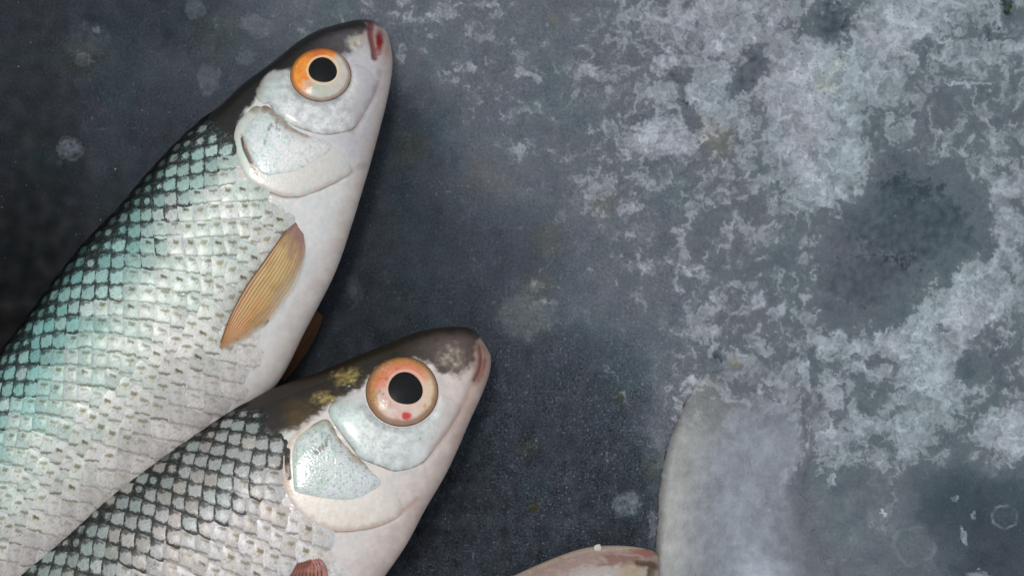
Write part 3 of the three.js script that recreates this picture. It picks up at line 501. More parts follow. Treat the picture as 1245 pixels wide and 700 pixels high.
// ---------------------------------------------------------------- the upper fish
const TEAL = rgb(136, 192, 186), SILVER = rgb(206, 219, 211), PEARL = rgb(217, 215, 208), BLACKB = rgb(17, 16, 16);
{
  const body = new Body([[455, 27, 471, 40, 5], [447, 24, 475, 56, 14], [433, 24.5, 477, 76, 23], [408, 30.5, 475, 98, 32], [385, 38, 469, 128, 38], [361, 52, 461, 159, 43], [330, 77, 449, 203, 48], [296, 102, 439, 236, 52], [268, 128, 428, 272, 55], [224, 165, 407, 332, 58],
    [180, 211, 372, 400, 60], [144, 253.5, 334, 470, 61], [100, 299, 280, 516, 61], [60, 350, 222, 560, 60], [14, 411, 150, 622, 57], [-46, 486, 60, 690, 52], [-110, 580, -30, 760, 42], [-180, 690, -130, 820, 28], [-230, 780, -200, 850, 14]]);
  const fish = fishGroup('silver_fish', 'upper silver fish with teal scales, orange eye and red lips on dark ice', body, 'silver roach-like fish lying on the ice');
  delete fish.userData.group;
  const Q = (l) => body.Q(l);
  const eyeC = body.hit(389.5, 90);
  const mouthRed = body.hit(461, 50), slit = smoothLine(Q([[450, 29], [450, 42], [453, 56], [455, 70]]), 6), nostril = body.hit(431, 50);
  const darkHead = smoothLine(Q([[240, 176], [262, 172], [280, 200], [288, 172], [294, 140], [309, 122], [318, 100], [328, 88], [342, 86], [356, 84], [364, 74], [384, 66], [408, 64], [424, 66], [428, 54], [436, 46], [448, 34]]), 6);
  const gillDark = smoothLine(Q([[280, 132], [283, 150], [284, 168], [287, 186], [286, 200]]), 6);
  const dOf = (s, u) => { const r = body.row(s); return (1 - u) / 2 * Math.hypot(r[0] - r[2], r[1] - r[3]); };
  const headPoly = [...darkHead, ...Q([[446, 27]]), ...[[446, 8], [400, 10], [350, 36], [296, 80], [250, 120], [222, 160]].map(([x, y]) => P(x, y, 30))];
  const cheekLine = smoothLine(Q([[429, 157], [440, 140], [452, 120], [462, 100], [463, 88]]), 6);
  const throat = smoothLine(Q([[445, 200], [428, 209], [411, 218], [393, 227], [373, 234], [360, 238], [342, 237], [321, 229]]), 6);
  const slitDeep = smoothLine(Q([[295, 169], [298, 182], [305, 196]]), 5);
  const belly = rgb(212, 208, 203), pink = rgb(176, 142, 128), silverHead = rgb(180, 178, 182);
  const paint = (x, z, u, s, L) => {
    const px = x + 622.5, pz = z + 350, n = fbm(px / 14, pz / 14, 4), f = noise(px / 2.4, pz / 2.4), b = dOf(s, u);
    let c = mix3(belly, rgb(200, 203, 204), clamp(0.5 + n, 0, 1));
    c = mix3(c, silverHead, 1 - sst(120, 190, L));
    c = mix3(c, pink, (1 - sst(20, 55, L)) * 0.9 * clamp(0.7 + n, 0, 1));
    c = mix3(c, rgb(200, 178, 164), sst(0.72, 0.97, -u) * 0.6 * clamp(0.75 + n, 0, 1));
    c = mul3(c, 1 + 0.03 * f + 0.05 * noise(px / 5, pz / 5) + 0.1 * fbm(px / 22 + 9, pz / 22, 3));
    // dark back: a mask of black pigment, ragged at its rim
    const hd = sdf(x, z, headPoly) + 6 * fbm(px / 9, pz / 9, 3);
    let dk = L < 250 ? 1 - sst(-4, 5, hd) : 0;
    dk = Math.max(dk, 1 - sst(6, 16, b + 5 * n - (L > 230 ? 4 : 0)));
    const headTone = mix3(rgb(30, 28, 25), rgb(84, 78, 82), sst(110, 55, L) * sst(10, 28, b + 5 * n));
    c = mix3(c, mul3(headTone, 0.75 * (1 + 0.35 * n + 0.2 * f)), dk);
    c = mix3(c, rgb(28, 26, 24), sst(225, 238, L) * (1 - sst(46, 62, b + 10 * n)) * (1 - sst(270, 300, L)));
    if (L > 230) c = mix3(c, mix3(BLACKB, rgb(203, 197, 192), sst(20, 110, b)), sst(0, 12, L - 240) * (1 - sst(120, 160, b)));
    const nd = Math.hypot((x - nostril[0]) / 12, (z - nostril[1]) / 15) + 0.8 * n;
    c = mix3(c, mix3(rgb(150, 146, 140), rgb(196, 190, 170), clamp(0.4 + 1.3 * fbm(px / 8, pz / 8, 3), 0, 1)), 0.8 * (1 - sst(0.4, 1.2, nd)));
    c = mix3(c, rgb(150, 122, 112), (1 - sst(0.5, 7, segDist(x, z, cheekLine) + 6 * n)) * 0.4);
    c = mix3(c, rgb(160, 140, 126), (1 - sst(0.5, 4, segDist(x, z, throat) + 5 * n)) * 0.45);
    c = mix3(c, rgb(104, 34, 32), (1 - sst(1.5, 6, segDist(x, z, slit) + 1.6 * n)) * 0.85);
    const md = Math.hypot((x - mouthRed[0]) / 5.5, (z - mouthRed[1]) / 20) + 0.5 * n;
    c = mix3(c, rgb(128, 14, 20), 1 - sst(0.4, 1.25, md));
    return c;
  };
  const groove = (x, z, u) => {
    const fade = 1 - sst(0.72, 0.93, Math.abs(u)); if (!fade) return 0;
    let h = 0;
    const g = (line, w, d) => { h -= d * (1 - sst(0, w, segDist(x, z, line))); };
    if (Math.hypot(x - eyeC[0], z - eyeC[1]) < 320) { g(cheekLine, 8, 1.6); g(throat, 5, 2.2); g(slit, 4, 3.5); g(slitDeep, 3.6, 8);
      h += 1 * (1 - sst(4, 13, Math.hypot(x - mouthRed[0] - 3, (z - mouthRed[1]) * 0.5)));
      h -= 1.6 * (1 - sst(1, 4, Math.hypot(x - nostril[0] - 2, z - nostril[1] - 4)));
      h += 0.6 * fbm((x + 622) / 8, (z + 350) / 8, 3) + 0.08 * noise(x / 2.4, z / 2.4); }
    return h * fade;
  };
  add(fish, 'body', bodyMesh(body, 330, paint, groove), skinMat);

  // gill flap under the cover, then the cover, then the cheek plate: each overlaps the one below
  const flap = smoothLoop(Q([[311, 128], [294, 142], [284.5, 157], [284, 173], [288, 192], [296, 212], [308, 224], [321, 230], [342, 238], [360, 239], [374, 236], [394, 228], [412, 219], [428, 208], [424, 186], [405, 172], [370, 160], [338, 142]]), 6);
  const cover = smoothLoop(Q([[322, 127], [308, 140], [297, 152], [294, 162], [297, 176], [303, 190], [308, 204], [315, 213], [324, 216.5], [338, 214.5], [354, 212.5], [369, 207.5], [386, 197], [398, 188], [404, 178], [397, 170], [376, 164], [356, 154], [340, 140]]), 6);
  const cheek = smoothLoop(Q([[322, 87], [315, 104], [310, 118], [318, 126], [325, 126], [332, 136], [342, 145], [355, 153], [370, 159], [393, 164.5], [411, 163], [428, 158], [438, 146], [450, 124], [459, 104], [455, 88], [440, 78], [428, 78], [410, 84], [380, 84], [352, 80], [335, 80]]), 6);
  const eyeOut = (x, z) => Math.hypot((x - eyeC[0]) / 36.5, (z - eyeC[1]) / 34.5);
  const crispOf = (loop, line) => loop.map(([x, z]) => 1 - sst(4, 26, segDist(x, z, line)));
  const flapCrisp = crispOf(flap, Q([[311, 128], [294, 142], [284.5, 157], [284, 173], [288, 192], [296, 212], [308, 224], [321, 230], [342, 238], [360, 239], [374, 236], [394, 228], [412, 219], [424, 212]]));
  const coverCrisp = crispOf(cover, Q([[308, 140], [297, 152], [294, 162], [297, 176], [303, 190], [308, 204], [315, 213], [324, 216.5], [338, 214.5], [354, 212.5], [369, 207.5], [386, 197], [396, 190]]));
  const cheekCrisp = crispOf(cheek, Q([[312, 108], [310, 118], [318, 126], [325, 126], [332, 136], [342, 145], [355, 153], [370, 159], [393, 164.5], [411, 163], [426, 159]]));
  const skinAt = (x, z) => { const [s, u] = body.inv(x, z); return paint(x, z, u, s, body.row(s)[6]); };
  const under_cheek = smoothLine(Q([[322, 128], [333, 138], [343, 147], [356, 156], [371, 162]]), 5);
  const slitLine = smoothLine(Q([[294, 166], [298, 182], [305, 197], [312, 211]]), 5), crackA = smoothLine(Q([[330, 152], [327, 158], [324, 168], [322, 176]]), 4), crackB = Q([[336, 150], [338, 158]]);
  add(fish, 'gill_flap', skinPatch(body, body.hit(350, 190), flap, 90, 320, (r, k, x, z) => 0.08 * noise(x / 2.6, z / 2.6) * (1 - r ** 8) + plateLift(flapCrisp, r, k, 2.2) - 9 * (1 - sst(0.4, 3, segDist(x, z, slitDeep))), (x, z, r, k, e) => {
    const n = fbm((x + 622) / 10, (z + 350) / 10, 4), f = noise(x / 2.2, z / 2.2);
    let c = mix3(rgb(205, 200, 194), rgb(188, 205, 194), clamp(n * 1.6 + sst(330, 300, x + 622.5) * 0.7, 0, 1));
    c = mix3(c, rgb(186, 166, 152), (1 - sst(0.5, 6, e + 7 * n)) * 0.45); c = mul3(c, 1 + 0.12 * fbm((x + 622) / 6, (z + 350) / 6 + 30, 3));
    c = mix3(c, rgb(150, 112, 98), (1 - sst(1, 4.2, segDist(x, z, slitLine) + 3 * n)) * 0.6);
    c = mix3(c, rgb(120, 96, 84), sst(0.72, 0.95, noise(x / 3, z / 3)) * 0.5);
    c = mix3(c, rgb(120, 112, 80), (1 - sst(4, 16, Math.hypot(x - flap[0][0], z - flap[0][1]) + 8 * n)) * 0.7);
    return mix3(mul3(c, 1 + 0.05 * f), skinAt(x, z), plateBlend(flapCrisp, r, k));
  }), plateMat);
  add(fish, 'gill_cover', skinPatch(body, body.hit(346, 180), cover, 64, 260, (r, k, x, z) => 0.08 * noise(x / 2.6, z / 2.6) * (1 - r ** 8) + 1.2 + plateLift(coverCrisp, r, k, 2.4) - 1.2 * r ** 14, (x, z, r, k, e) => {
    const X = x + 622.5, n = fbm(X / 12, (z + 350) / 12, 4), f = noise(X / 2.1, z / 2.1), m = noise(X / 4.5, z / 4.5 + 9);
    let c = mix3(rgb(204, 206, 208), rgb(188, 204, 196), clamp(0.35 + 1.6 * n + sst(345, 300, X) * 0.25, 0, 1));
    c = mix3(c, rgb(212, 208, 206), sst(330, 385, X) * 0.7);
    c = mul3(c, 1 + 0.1 * f + 0.12 * m); c = mix3(c, rgb(130, 150, 150), sst(0.3, 0.8, noise(X / 3, (z + 350) / 3) + n) * 0.4);
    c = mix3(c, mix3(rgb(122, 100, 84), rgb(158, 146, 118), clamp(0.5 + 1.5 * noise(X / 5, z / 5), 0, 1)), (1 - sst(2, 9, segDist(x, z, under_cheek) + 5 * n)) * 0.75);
    c = mix3(c, rgb(160, 140, 128), (1 - sst(0.5, 3.6, e + 3 * n)) * 0.4);
    c = mix3(c, rgb(120, 92, 84), (1 - sst(5, 16, Math.hypot(x - cover[0][0], z - cover[0][1]) + 9 * n)) * 0.7);
    c = mix3(c, rgb(44, 48, 52), (1 - sst(0.4, 2, segDist(x + 3 * f, z + 3 * m, crackA) + 3 * n)) * 0.6);
    c = mix3(c, rgb(60, 62, 62), (1 - sst(0.4, 2.2, segDist(x + 3 * m, z + 3 * f, crackB) + 3 * n)) * 0.5);
    return c;
  }), plateMat);
  add(fish, 'cheek_plate', skinPatch(body, body.hit(388, 112), cheek, 70, 280, (r, k, x, z) => (1.4 + plateLift(cheekCrisp, r, k, 3) - 1.6 * r ** 14) * sst(0.98, 1.25, eyeOut(x, z)) - 2.5 * (1 - sst(0.94, 1.08, eyeOut(x, z))), (x, z, r, k, e) => {
    const X = x + 622.5, Z = z + 350, n = fbm(X / 11, Z / 11, 4), f = noise(X / 2.2, Z / 2.2);
    let c = mix3(rgb(176, 178, 180), rgb(212, 215, 212), clamp(0.5 + 1.9 * n, 0, 1)); c = mix3(c, rgb(150, 152, 150), sst(0.3, 0.8, noise(X / 3.4, Z / 3.4) + n) * 0.45);
    c = mix3(c, rgb(184, 208, 198), clamp(sst(370, 325, X) * 0.8 * (0.5 + n), 0, 1));
    c = mix3(c, rgb(190, 178, 180), sst(415, 450, X) * 0.7);
    const dd = sdf(x, z, headPoly) + 7 * fbm(X / 8, Z / 8, 3);
    c = mix3(c, rgb(160, 156, 128), (1 - sst(2, 18, dd + 4)) * 0.55);
    c = mix3(c, rgb(44, 40, 38), 1 - sst(-6, 2, dd));
    c = mix3(c, rgb(140, 134, 110), (1 - sst(0.5, 2.6, e + 2 * n)) * 0.7 * loopAt(cheekCrisp, k));
    return mix3(mul3(c, 1 + 0.06 * f + 0.05 * noise(X / 5, Z / 5)), skinAt(x, z), plateBlend(cheekCrisp, r, k));
  }), plateMat);
  // dark lid ring and the eye
  eye(body, fish, 389.5, 90.5, 36.5, 34.5, 16, (ex, ey, r, d) => {
    const a = Math.atan2(ey, ex), n = fbm(ex * 4 + 3, ey * 4, 4), st = noise(a * 16, r * 3);
    let c = mix3(rgb(196, 188, 174), rgb(178, 174, 168), clamp(0.5 + n, 0, 1));
    const orange = clamp(sst(0.2, -0.5, ex * 0.85 + ey * 0.4 + 0.5 * n - 0.5 * sst(-0.25, -0.75, ey) * sst(0.75, 0.2, ex)), 0, 1);
    c = mix3(c, mix3(rgb(222, 124, 22), rgb(236, 156, 48), clamp(0.5 + n * 1.6, 0, 1)), orange);
    c = mix3(c, rgb(176, 62, 18), clamp(sst(-0.3, -0.72, ey + 0.3 * n) * sst(0.7, -0.1, Math.abs(ex + 0.1)), 0, 1) * 0.75);
    c = mix3(c, rgb(168, 186, 164), clamp((1 - sst(0.1, 0.4, Math.hypot(ex + 0.05, ey - 0.62) + 0.4 * n)) * 0.6, 0, 1));
    c = mul3(c, 1 + 0.07 * st + 0.06 * noise(ex * 22, ey * 22));
    c = mix3(c, rgb(120, 72, 34), sst(0.82, 0.92, r + 0.03 * n) * 0.6);
    c = mix3(c, rgb(38, 30, 26), 0.8 * sst(0.94, 1, r + 0.02 * n));
    c = mix3(c, rgb(226, 196, 150), (1 - sst(0.04, 0.12, Math.abs(d - 1.13))) * 0.8);
    return c;
  }, 2.5, -4.5);
  // pectoral fin lying back on the flank, with its rays
  const left = smoothLine(Q([[359, 259], [341, 287], [318, 320], [298, 348], [278, 386], [266, 422]]), 6), right = smoothLine(Q([[374, 276], [369, 306], [357, 342], [334, 378], [304, 408], [268, 424]]), 6);
  const nv = left.length, nk = 64, hF = (k, v) => -1.6 + 7.8 * sst(0, 0.3, v) - 2.2 * v * v + 2.4 * (1 - k) * sst(0, 0.2, v) + 0.22 * Math.cos(k * 24 * Math.PI) * sst(0.1, 0.3, v);
  const finAt = (k, v) => { const f = v * (nv - 1), i = Math.min(nv - 2, Math.floor(f)), t = f - i, a = [lerp(left[i][0], left[i + 1][0], t), lerp(left[i][1], left[i + 1][1], t)], b = [lerp(right[i][0], right[i + 1][0], t), lerp(right[i][1], right[i + 1][1], t)], kk = lerp(0.5, k, 0.35 + 0.65 * sst(0, 0.2, v)) * (1 - 0.1 * Math.max(0, noise(v * 15, 3)) * sst(0.35, 0.7, v)), x = lerp(a[0], b[0], kk), z = lerp(a[1], b[1], kk), n = body.normal(x, z), h = hF(k, v); return [x + n[0] * h, body.y(x, z) + n[1] * h, z + n[2] * h]; };
  const webMat = new THREE.MeshPhysicalMaterial({ vertexColors: true, roughness: 0.4, clearcoat: 0.4, clearcoatRoughness: 0.25, side: THREE.DoubleSide, transparent: true });
  const finColor = (k, v) => {
    const n = fbm(k * 5 + 2, v * 9, 4);
    let c = mix3(rgb(168, 128, 62), rgb(190, 160, 104), clamp(0.4 + n + 0.5 * Math.sin(k * 3), 0, 1));
    c = mix3(c, rgb(190, 112, 38), sst(0.5, 0.9, v + 0.3 * n) * 0.85); c = mix3(c, rgb(148, 96, 50), (1 - sst(0.02, 0.2, k + 0.1 * n)) * 0.8);
    c = mix3(c, rgb(206, 178, 140), sst(0.75, 1, k + 0.2 * n) * 0.6);
    c = mix3(c, rgb(138, 104, 100), (1 - sst(0.1, 0.3, v + 0.15 * n - 0.08 * k)) * 0.9); c = mix3(c, rgb(110, 74, 40), (1 - sst(0, 0.22, k)) * (1 - sst(0.05, 0.25, v)) * 0.8);
    return mul3(c, 1 + 0.1 * noise(k * 60, v * 8) + 0.06 * noise(k * 20, v * 40));
  };
  const fin = add(fish, 'pectoral_fin', facingUp(gridGeometry(60, nk, (i, j) => ({ p: finAt(j / (nk - 1), i / 59), c: finColor(j / (nk - 1), i / 59) }))), webMat);
  { const c = fin.geometry.attributes.color, d = new Float32Array(c.count * 4); for (let i = 0; i < c.count; i++) { const k = (i % nk) / (nk - 1), v = Math.floor(i / nk) / 59; d.set([c.getX(i), c.getY(i), c.getZ(i), clamp(0.96 - 0.5 * sst(0.5, 1, k + 0.15 * noise(v * 9, k * 20)) * sst(0.15, 0.4, v) - 0.2 * sst(0.6, 1, v), 0, 1)], i * 4); } fin.geometry.setAttribute('color', new THREE.BufferAttribute(d, 4)); }
  for (let m = 0; m < 12; m++) {
    const k = 0.02 + m / 12, pts = []; for (let i = 0; i <= 10; i++) { const p = finAt(Math.min(1, k + 0.004 * Math.sin(i)), 0.16 + 0.8 * (i / 10) * (1 - 0.1 * k)); pts.push(new THREE.Vector3(p[0] * U, (p[1] + 0.1) * U, p[2] * U)); }
    const g = new THREE.TubeGeometry(new THREE.CatmullRomCurve3(pts), 12, (m ? 0.3 : 0.8) * U, 4), col = new Float32Array(g.attributes.position.count * 3), cc = mul3(finColor(k, 0.6), m ? 0.93 : 0.5); for (let i = 0; i < col.length; i += 3) col.set(cc, i); g.setAttribute('color', new THREE.BufferAttribute(col, 3));
    add(fin, numbered('fin_ray'), g, finMat);
  }
  // the other pectoral fin shows as a brown edge under the belly
  const under = smoothLine(Q([[386, 376], [371, 400], [356, 426], [340, 456]]), 6);
  add(fish, 'pectoral_fin', facingUp(gridGeometry(under.length, 10, (i, j) => { const v = i / (under.length - 1), k = j / 9, w = 8 * Math.sin(Math.PI * (0.12 + 0.86 * v)); const x = under[i][0] - 12 + (12 + w) * k, z = under[i][1] - 8 + (8 + 0.5 * w) * k; return { p: [x, 22 - 10 * k + 0.6 * Math.cos(k * 30), z], c: mul3(rgb(74, 46, 26), 0.8 + 0.4 * noise(k * 14, v * 4)) }; })), new THREE.MeshPhysicalMaterial({ vertexColors: true, roughness: 0.6, specularIntensity: 0.25, side: THREE.DoubleSide }), 'brown edge of the far pectoral fin under the belly');
  const orangeSpot = body.hit(158, 452);
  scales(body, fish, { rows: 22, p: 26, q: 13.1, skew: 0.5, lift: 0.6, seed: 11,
    start: (t) => lerp(236, 240, t) + 34 * sst(0.5, 0.75, t),
    keep: (x, z, t, L) => t < 0.93 - 0.19 * (1 - sst(330, 520, L)) && sdf(x, z, flap) > 3,
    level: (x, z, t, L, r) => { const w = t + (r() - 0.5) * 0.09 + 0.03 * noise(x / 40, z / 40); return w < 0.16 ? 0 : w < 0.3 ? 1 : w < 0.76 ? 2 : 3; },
    tint: (x, z, t, L, r) => {
      const X = x + 622.5, Z = z + 350, n = fbm(X / 50, Z / 50, 3);
      let c = mix3(SILVER, PEARL, sst(0.4, 0.8, t + 0.2 * n));
      const teal = clamp((1 - sst(0.14, 0.4 + 0.2 * sst(300, 500, Z), t + 0.2 * n)) * (0.6 + 0.45 * sst(250, 60, X)) * (0.75 + 0.5 * r()) + 0.15 * sst(480, 620, Z) * (1 - sst(0.6, 0.8, t)), 0, 1);
      c = mix3(c, TEAL, teal);
      c = mix3(c, rgb(206, 200, 204), clamp(n, 0, 0.5));
      c = mix3(c, rgb(196, 140, 90), 0.6 * (1 - sst(6, 13, Math.hypot(x - orangeSpot[0], (z - orangeSpot[1]) * 1.4))));
      c = mix3(c, rgb(216, 210, 206), sst(0.7, 0.85, t)); c = mul3(c, t < 0.06 ? 0.03 : t < 0.09 ? 0.2 : t < 0.14 ? 0.65 : 1);
      return mul3(c, (0.8 + 0.26 * r()) * (1 + 0.25 * n));
    } });
}

// ---------------------------------------------------------------- the lower fish
{
  const body = new Body([[583, 410, 592, 424, 5], [577, 402, 597, 434, 14], [567, 398, 595, 454, 24], [545, 397.5, 586, 479, 35], [510, 403, 571, 512, 43], [470, 418, 556, 547, 49], [430, 434.5, 540, 580, 53], [386, 453, 517, 619, 56], [345, 467, 494, 662, 58], [300, 487, 464, 705, 60], [257, 511, 425, 755, 61],
    [193, 550, 362, 820, 60], [128, 593, 290, 885, 57], [64, 653, 210, 935, 50], [0, 706, 130, 975, 42], [-80, 790, 0, 1010, 30], [-150, 880, -110, 1030, 14]], 5);
  const fish = fishGroup('silver_fish', 'lower silver fish with grey scales and a blood spot in its copper eye', body);
  const Q = (l) => body.Q(l);
  const nostril = body.hit(549, 434), gold1 = body.hit(422, 458), gold2 = body.hit(394, 484), olive = body.hit(362, 512), lipSlit = smoothLine(Q([[583, 422], [585, 436], [583, 450], [577, 462]]), 6), mouthIn = smoothLine(Q([[590, 438], [588, 448], [582, 462]]), 5);
  const headPoly = [...[[300, 470], [340, 450], [386, 436], [432, 416], [470, 400], [510, 384], [545, 378], [575, 380], [590, 400]].map(([x, y]) => P(x, y, 34)), ...Q([[580, 416], [576, 440], [558, 456], [534, 452], [526, 442], [500, 436], [470, 440], [450, 456], [436, 474], [418, 480], [400, 492], [380, 508], [360, 522], [344, 522], [336, 548], [326, 540], [322, 512], [308, 492]])];
  const jaw = smoothLine(Q([[515, 560], [532, 540], [548, 520], [562, 496], [574, 470]]), 6), throat = smoothLine(Q([[362, 620], [380, 635], [401, 643.5], [431, 643.5], [463, 637], [490, 622], [508, 606]]), 6);
  const gillDark = smoothLine(Q([[336, 500], [334, 520], [332, 545], [330, 560]]), 6);
  const dOf = (s, u) => { const r = body.row(s); return (1 - u) / 2 * Math.hypot(r[0] - r[2], r[1] - r[3]); };
  const eyeC = body.hit(488.5, 475.5);
  const slitDeep = smoothLine(Q([[349.5, 548], [349, 562], [350.5, 580]]), 5);
  const belly = rgb(214, 203, 197), silver = rgb(196, 196, 196);
  const paint = (x, z, u, s, L) => {
    const X = x + 622.5, Z = z + 350, n = fbm(X / 14, Z / 14, 4), f = noise(X / 2.3, Z / 2.3), b = dOf(s, u);
    let c = mix3(belly, silver, clamp(0.4 + n, 0, 1));
    c = mix3(c, rgb(160, 124, 110), (1 - sst(14, 44, L + 12 * n)) * 0.8);
    c = mix3(c, rgb(192, 164, 152), clamp((1 - sst(20, 130, L)) * 0.6 + sst(0.55, 0.95, -u) * 0.55, 0, 0.85) * clamp(0.8 + n, 0, 1));
    c = mix3(c, rgb(190, 205, 190), (1 - sst(10, 40, Math.hypot(x - gillDark[10][0] - 12, (z - gillDark[10][1] - 40) * 0.4) + 10 * n)) * 0.7);
    c = mul3(c, 1 + 0.03 * f + 0.05 * noise(X / 5, Z / 5) + 0.1 * fbm(X / 22 + 9, Z / 22, 3));
    const hd = sdf(x, z, headPoly) + 7 * fbm(X / 9, Z / 9, 3);
    let dk = L < 300 ? 1 - sst(-4, 5, hd) : 0; dk = Math.max(dk, 1 - sst(5, 14, b + 4 * n));
    let tone = mix3(rgb(42, 34, 20), rgb(104, 88, 84), sst(105, 40, L) * sst(4, 24, b + 4 * n));
    tone = mix3(tone, rgb(36, 28, 22), clamp(0.6 * sst(120, 180, L) + n, 0, 1) * 0.8);
    tone = mix3(tone, rgb(96, 74, 30), (1 - sst(8, 34, Math.hypot(x - olive[0], z - olive[1]) + 20 * n)) * 0.6);
    c = mix3(c, mul3(tone, 0.75 * (1 + 0.4 * n + 0.2 * f)), dk);
    for (const [g, r] of [[gold1, 15], [gold2, 13]]) c = mix3(c, mix3(rgb(112, 94, 46), rgb(176, 160, 100), clamp(0.3 + 1.5 * fbm((X - Z * 0.4) / 10, (Z + X * 0.5) / 6, 3), 0, 1)), (1 - sst(0.3, 1.1, Math.hypot((x - g[0]) * 0.6 - (z - g[1]) * 0.5, (z - g[1]) + (x - g[0]) * 0.4) / r + 0.9 * fbm(X / 9, Z / 9, 3))) * 0.75);
    const nd = Math.hypot((x - nostril[0]) / 19, (z - nostril[1]) / 17) + 0.8 * n;
    c = mix3(c, mix3(rgb(112, 100, 92), rgb(182, 172, 154), clamp(0.35 + 1.4 * fbm(X / 7, Z / 7, 3), 0, 1)), (1 - sst(0.3, 1.2, nd)) * 0.7);
    c = mix3(c, rgb(140, 108, 94), (1 - sst(2, 9, segDist(x, z, lipSlit) + 3 * n)) * 0.75);
    c = mix3(c, rgb(120, 78, 68), (1 - sst(0.8, 3, segDist(x, z, lipSlit) + n)) * 0.8);
    c = mix3(c, rgb(150, 96, 86), (1 - sst(1, 4, segDist(x, z, mouthIn) + n)) * 0.7);
    c = mix3(c, rgb(168, 128, 114), (1 - sst(0.5, 7, segDist(x, z, jaw) + 6 * n)) * 0.4);
    c = mix3(c, rgb(180, 150, 134), (1 - sst(1, 4, segDist(x, z, throat) + 2 * n)) * 0.6);
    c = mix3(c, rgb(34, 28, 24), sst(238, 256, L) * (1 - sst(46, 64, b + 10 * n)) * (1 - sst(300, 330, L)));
    if (L > 262) c = mix3(c, mix3(BLACKB, rgb(206, 200, 197), sst(20, 120, b)), sst(0, 12, L - 266) * (1 - sst(150, 200, b)));
    return c;
  };
  const groove = (x, z, u) => {
    const fade = 1 - sst(0.72, 0.93, Math.abs(u)); if (!fade) return 0;
    let h = 0; const g = (line, w, d) => { h -= d * (1 - sst(0, w, segDist(x, z, line))); };
    if (Math.hypot(x - eyeC[0], z - eyeC[1]) < 320) { g(jaw, 8, 1.6); g(throat, 5, 2.2); g(lipSlit, 4, 3.2); g(mouthIn, 3, 1.4); g(slitDeep, 4, 8);
      h += 0.9 * (1 - sst(0.5, 1.2, Math.hypot((x - nostril[0]) / 16, (z - nostril[1]) / 14))) * noise(x / 4, z / 4);
      h += 1.4 * (1 - sst(8, 18, Math.hypot(x - gold1[0], z - gold1[1]))) * (0.6 + noise(x / 5, z / 4)) + 1.4 * (1 - sst(6, 15, Math.hypot(x - gold2[0], z - gold2[1]))) * (0.6 + noise(x / 5, z / 4));
      h += 0.6 * fbm((x + 622) / 8, (z + 350) / 8, 3) + 0.08 * noise(x / 2.4, z / 2.4); }
    return h * fade;
  };
  add(fish, 'body', bodyMesh(body, 360, paint, groove), skinMat);
  const flap = smoothLoop(Q([[388, 506], [362, 522], [347, 540], [341, 562], [343, 586], [350, 606], [362, 621], [380, 636], [401, 644.5], [431, 645], [463, 638], [488, 624], [488, 596], [478, 572], [450, 560], [424, 540]]), 6);
  const cover = smoothLoop(Q([[398, 508], [376, 518], [360, 530], [353, 546], [352, 566], [353, 586], [356, 599], [373, 605], [401, 610], [429, 611], [450, 603], [463, 592], [464, 586], [458, 576], [444, 562], [428, 548], [412, 530]]), 6);
  const cheek = smoothLoop(Q([[404, 488], [398, 498], [405, 515], [424, 541], [436, 557], [450, 563], [467, 570], [481, 573.5], [500, 570], [515, 562], [532, 541], [546, 522], [560, 498], [556, 486], [536, 476], [520, 470], [488, 470], [460, 468], [446, 470], [424, 478]]), 6);
  const eyeOut = (x, z) => Math.hypot((x - eyeC[0]) / 42.5, (z - eyeC[1]) / 42);
  const crispOf = (loop, line) => loop.map(([x, z]) => 1 - sst(4, 26, segDist(x, z, line)));
  const flapCrisp = crispOf(flap, Q([[362, 522], [347, 540], [341, 562], [343, 586], [350, 606], [362, 621], [380, 636], [401, 644.5], [431, 645], [463, 638], [484, 626]]));
  const coverCrisp = crispOf(cover, Q([[376, 518], [360, 530], [353, 546], [352, 566], [353, 586], [356, 599], [373, 605], [401, 610], [429, 611], [450, 603], [463, 592]]));
  const cheekCrisp = crispOf(cheek, Q([[399, 494], [398, 498], [405, 515], [424, 541], [436, 557], [450, 563], [467, 570], [481, 573.5], [500, 570], [515, 562]]));
  const skinAt = (x, z) => { const [s, u] = body.inv(x, z); return paint(x, z, u, s, body.row(s)[6]); };
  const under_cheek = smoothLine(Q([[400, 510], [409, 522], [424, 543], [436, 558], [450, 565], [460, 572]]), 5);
  const slitLine = smoothLine(Q([[349, 548], [349, 562], [351, 580], [355, 597]]), 5), scar = smoothLine(Q([[399, 530], [396, 540], [388, 548], [384, 551]]), 4);
  add(fish, 'gill_flap', skinPatch(body, body.hit(412, 585), flap, 90, 320, (r, k, x, z) => 0.08 * noise(x / 2.6, z / 2.6) * (1 - r ** 8) + plateLift(flapCrisp, r, k, 2.4) - 9.5 * (1 - sst(0.6, 3.4, segDist(x, z, slitDeep))), (x, z, r, k, e) => {
    const X = x + 622.5, Z = z + 350, n = fbm(X / 10, Z / 10, 4), f = noise(X / 2.2, Z / 2.2);
    let c = mix3(rgb(214, 204, 190), rgb(220, 214, 208), clamp(0.5 + n, 0, 1));
    c = mix3(c, rgb(190, 160, 138), (1 - sst(1, 9, e + 9 * n)) * 0.5); c = mul3(c, 1 + 0.12 * fbm(X / 6, Z / 6 + 30, 3));
    c = mix3(c, rgb(196, 140, 108), sst(366, 340, X) * 0.75);
    c = mix3(c, rgb(150, 100, 88), (1 - sst(1.5, 4.8, segDist(x, z, slitLine) + 1.5 * n)) * (1 - sst(578, 604, Z)) * 0.35);
    c = mix3(c, rgb(170, 120, 84), (1 - sst(1.5, 6, segDist(x, z, slitLine) + 1.5 * n)) * sst(575, 596, Z) * 0.3);
    return mix3(mul3(c, 1 + 0.04 * f + 0.04 * noise(X / 4, Z / 9)), skinAt(x, z), plateBlend(flapCrisp, r, k));
  }), plateMat);
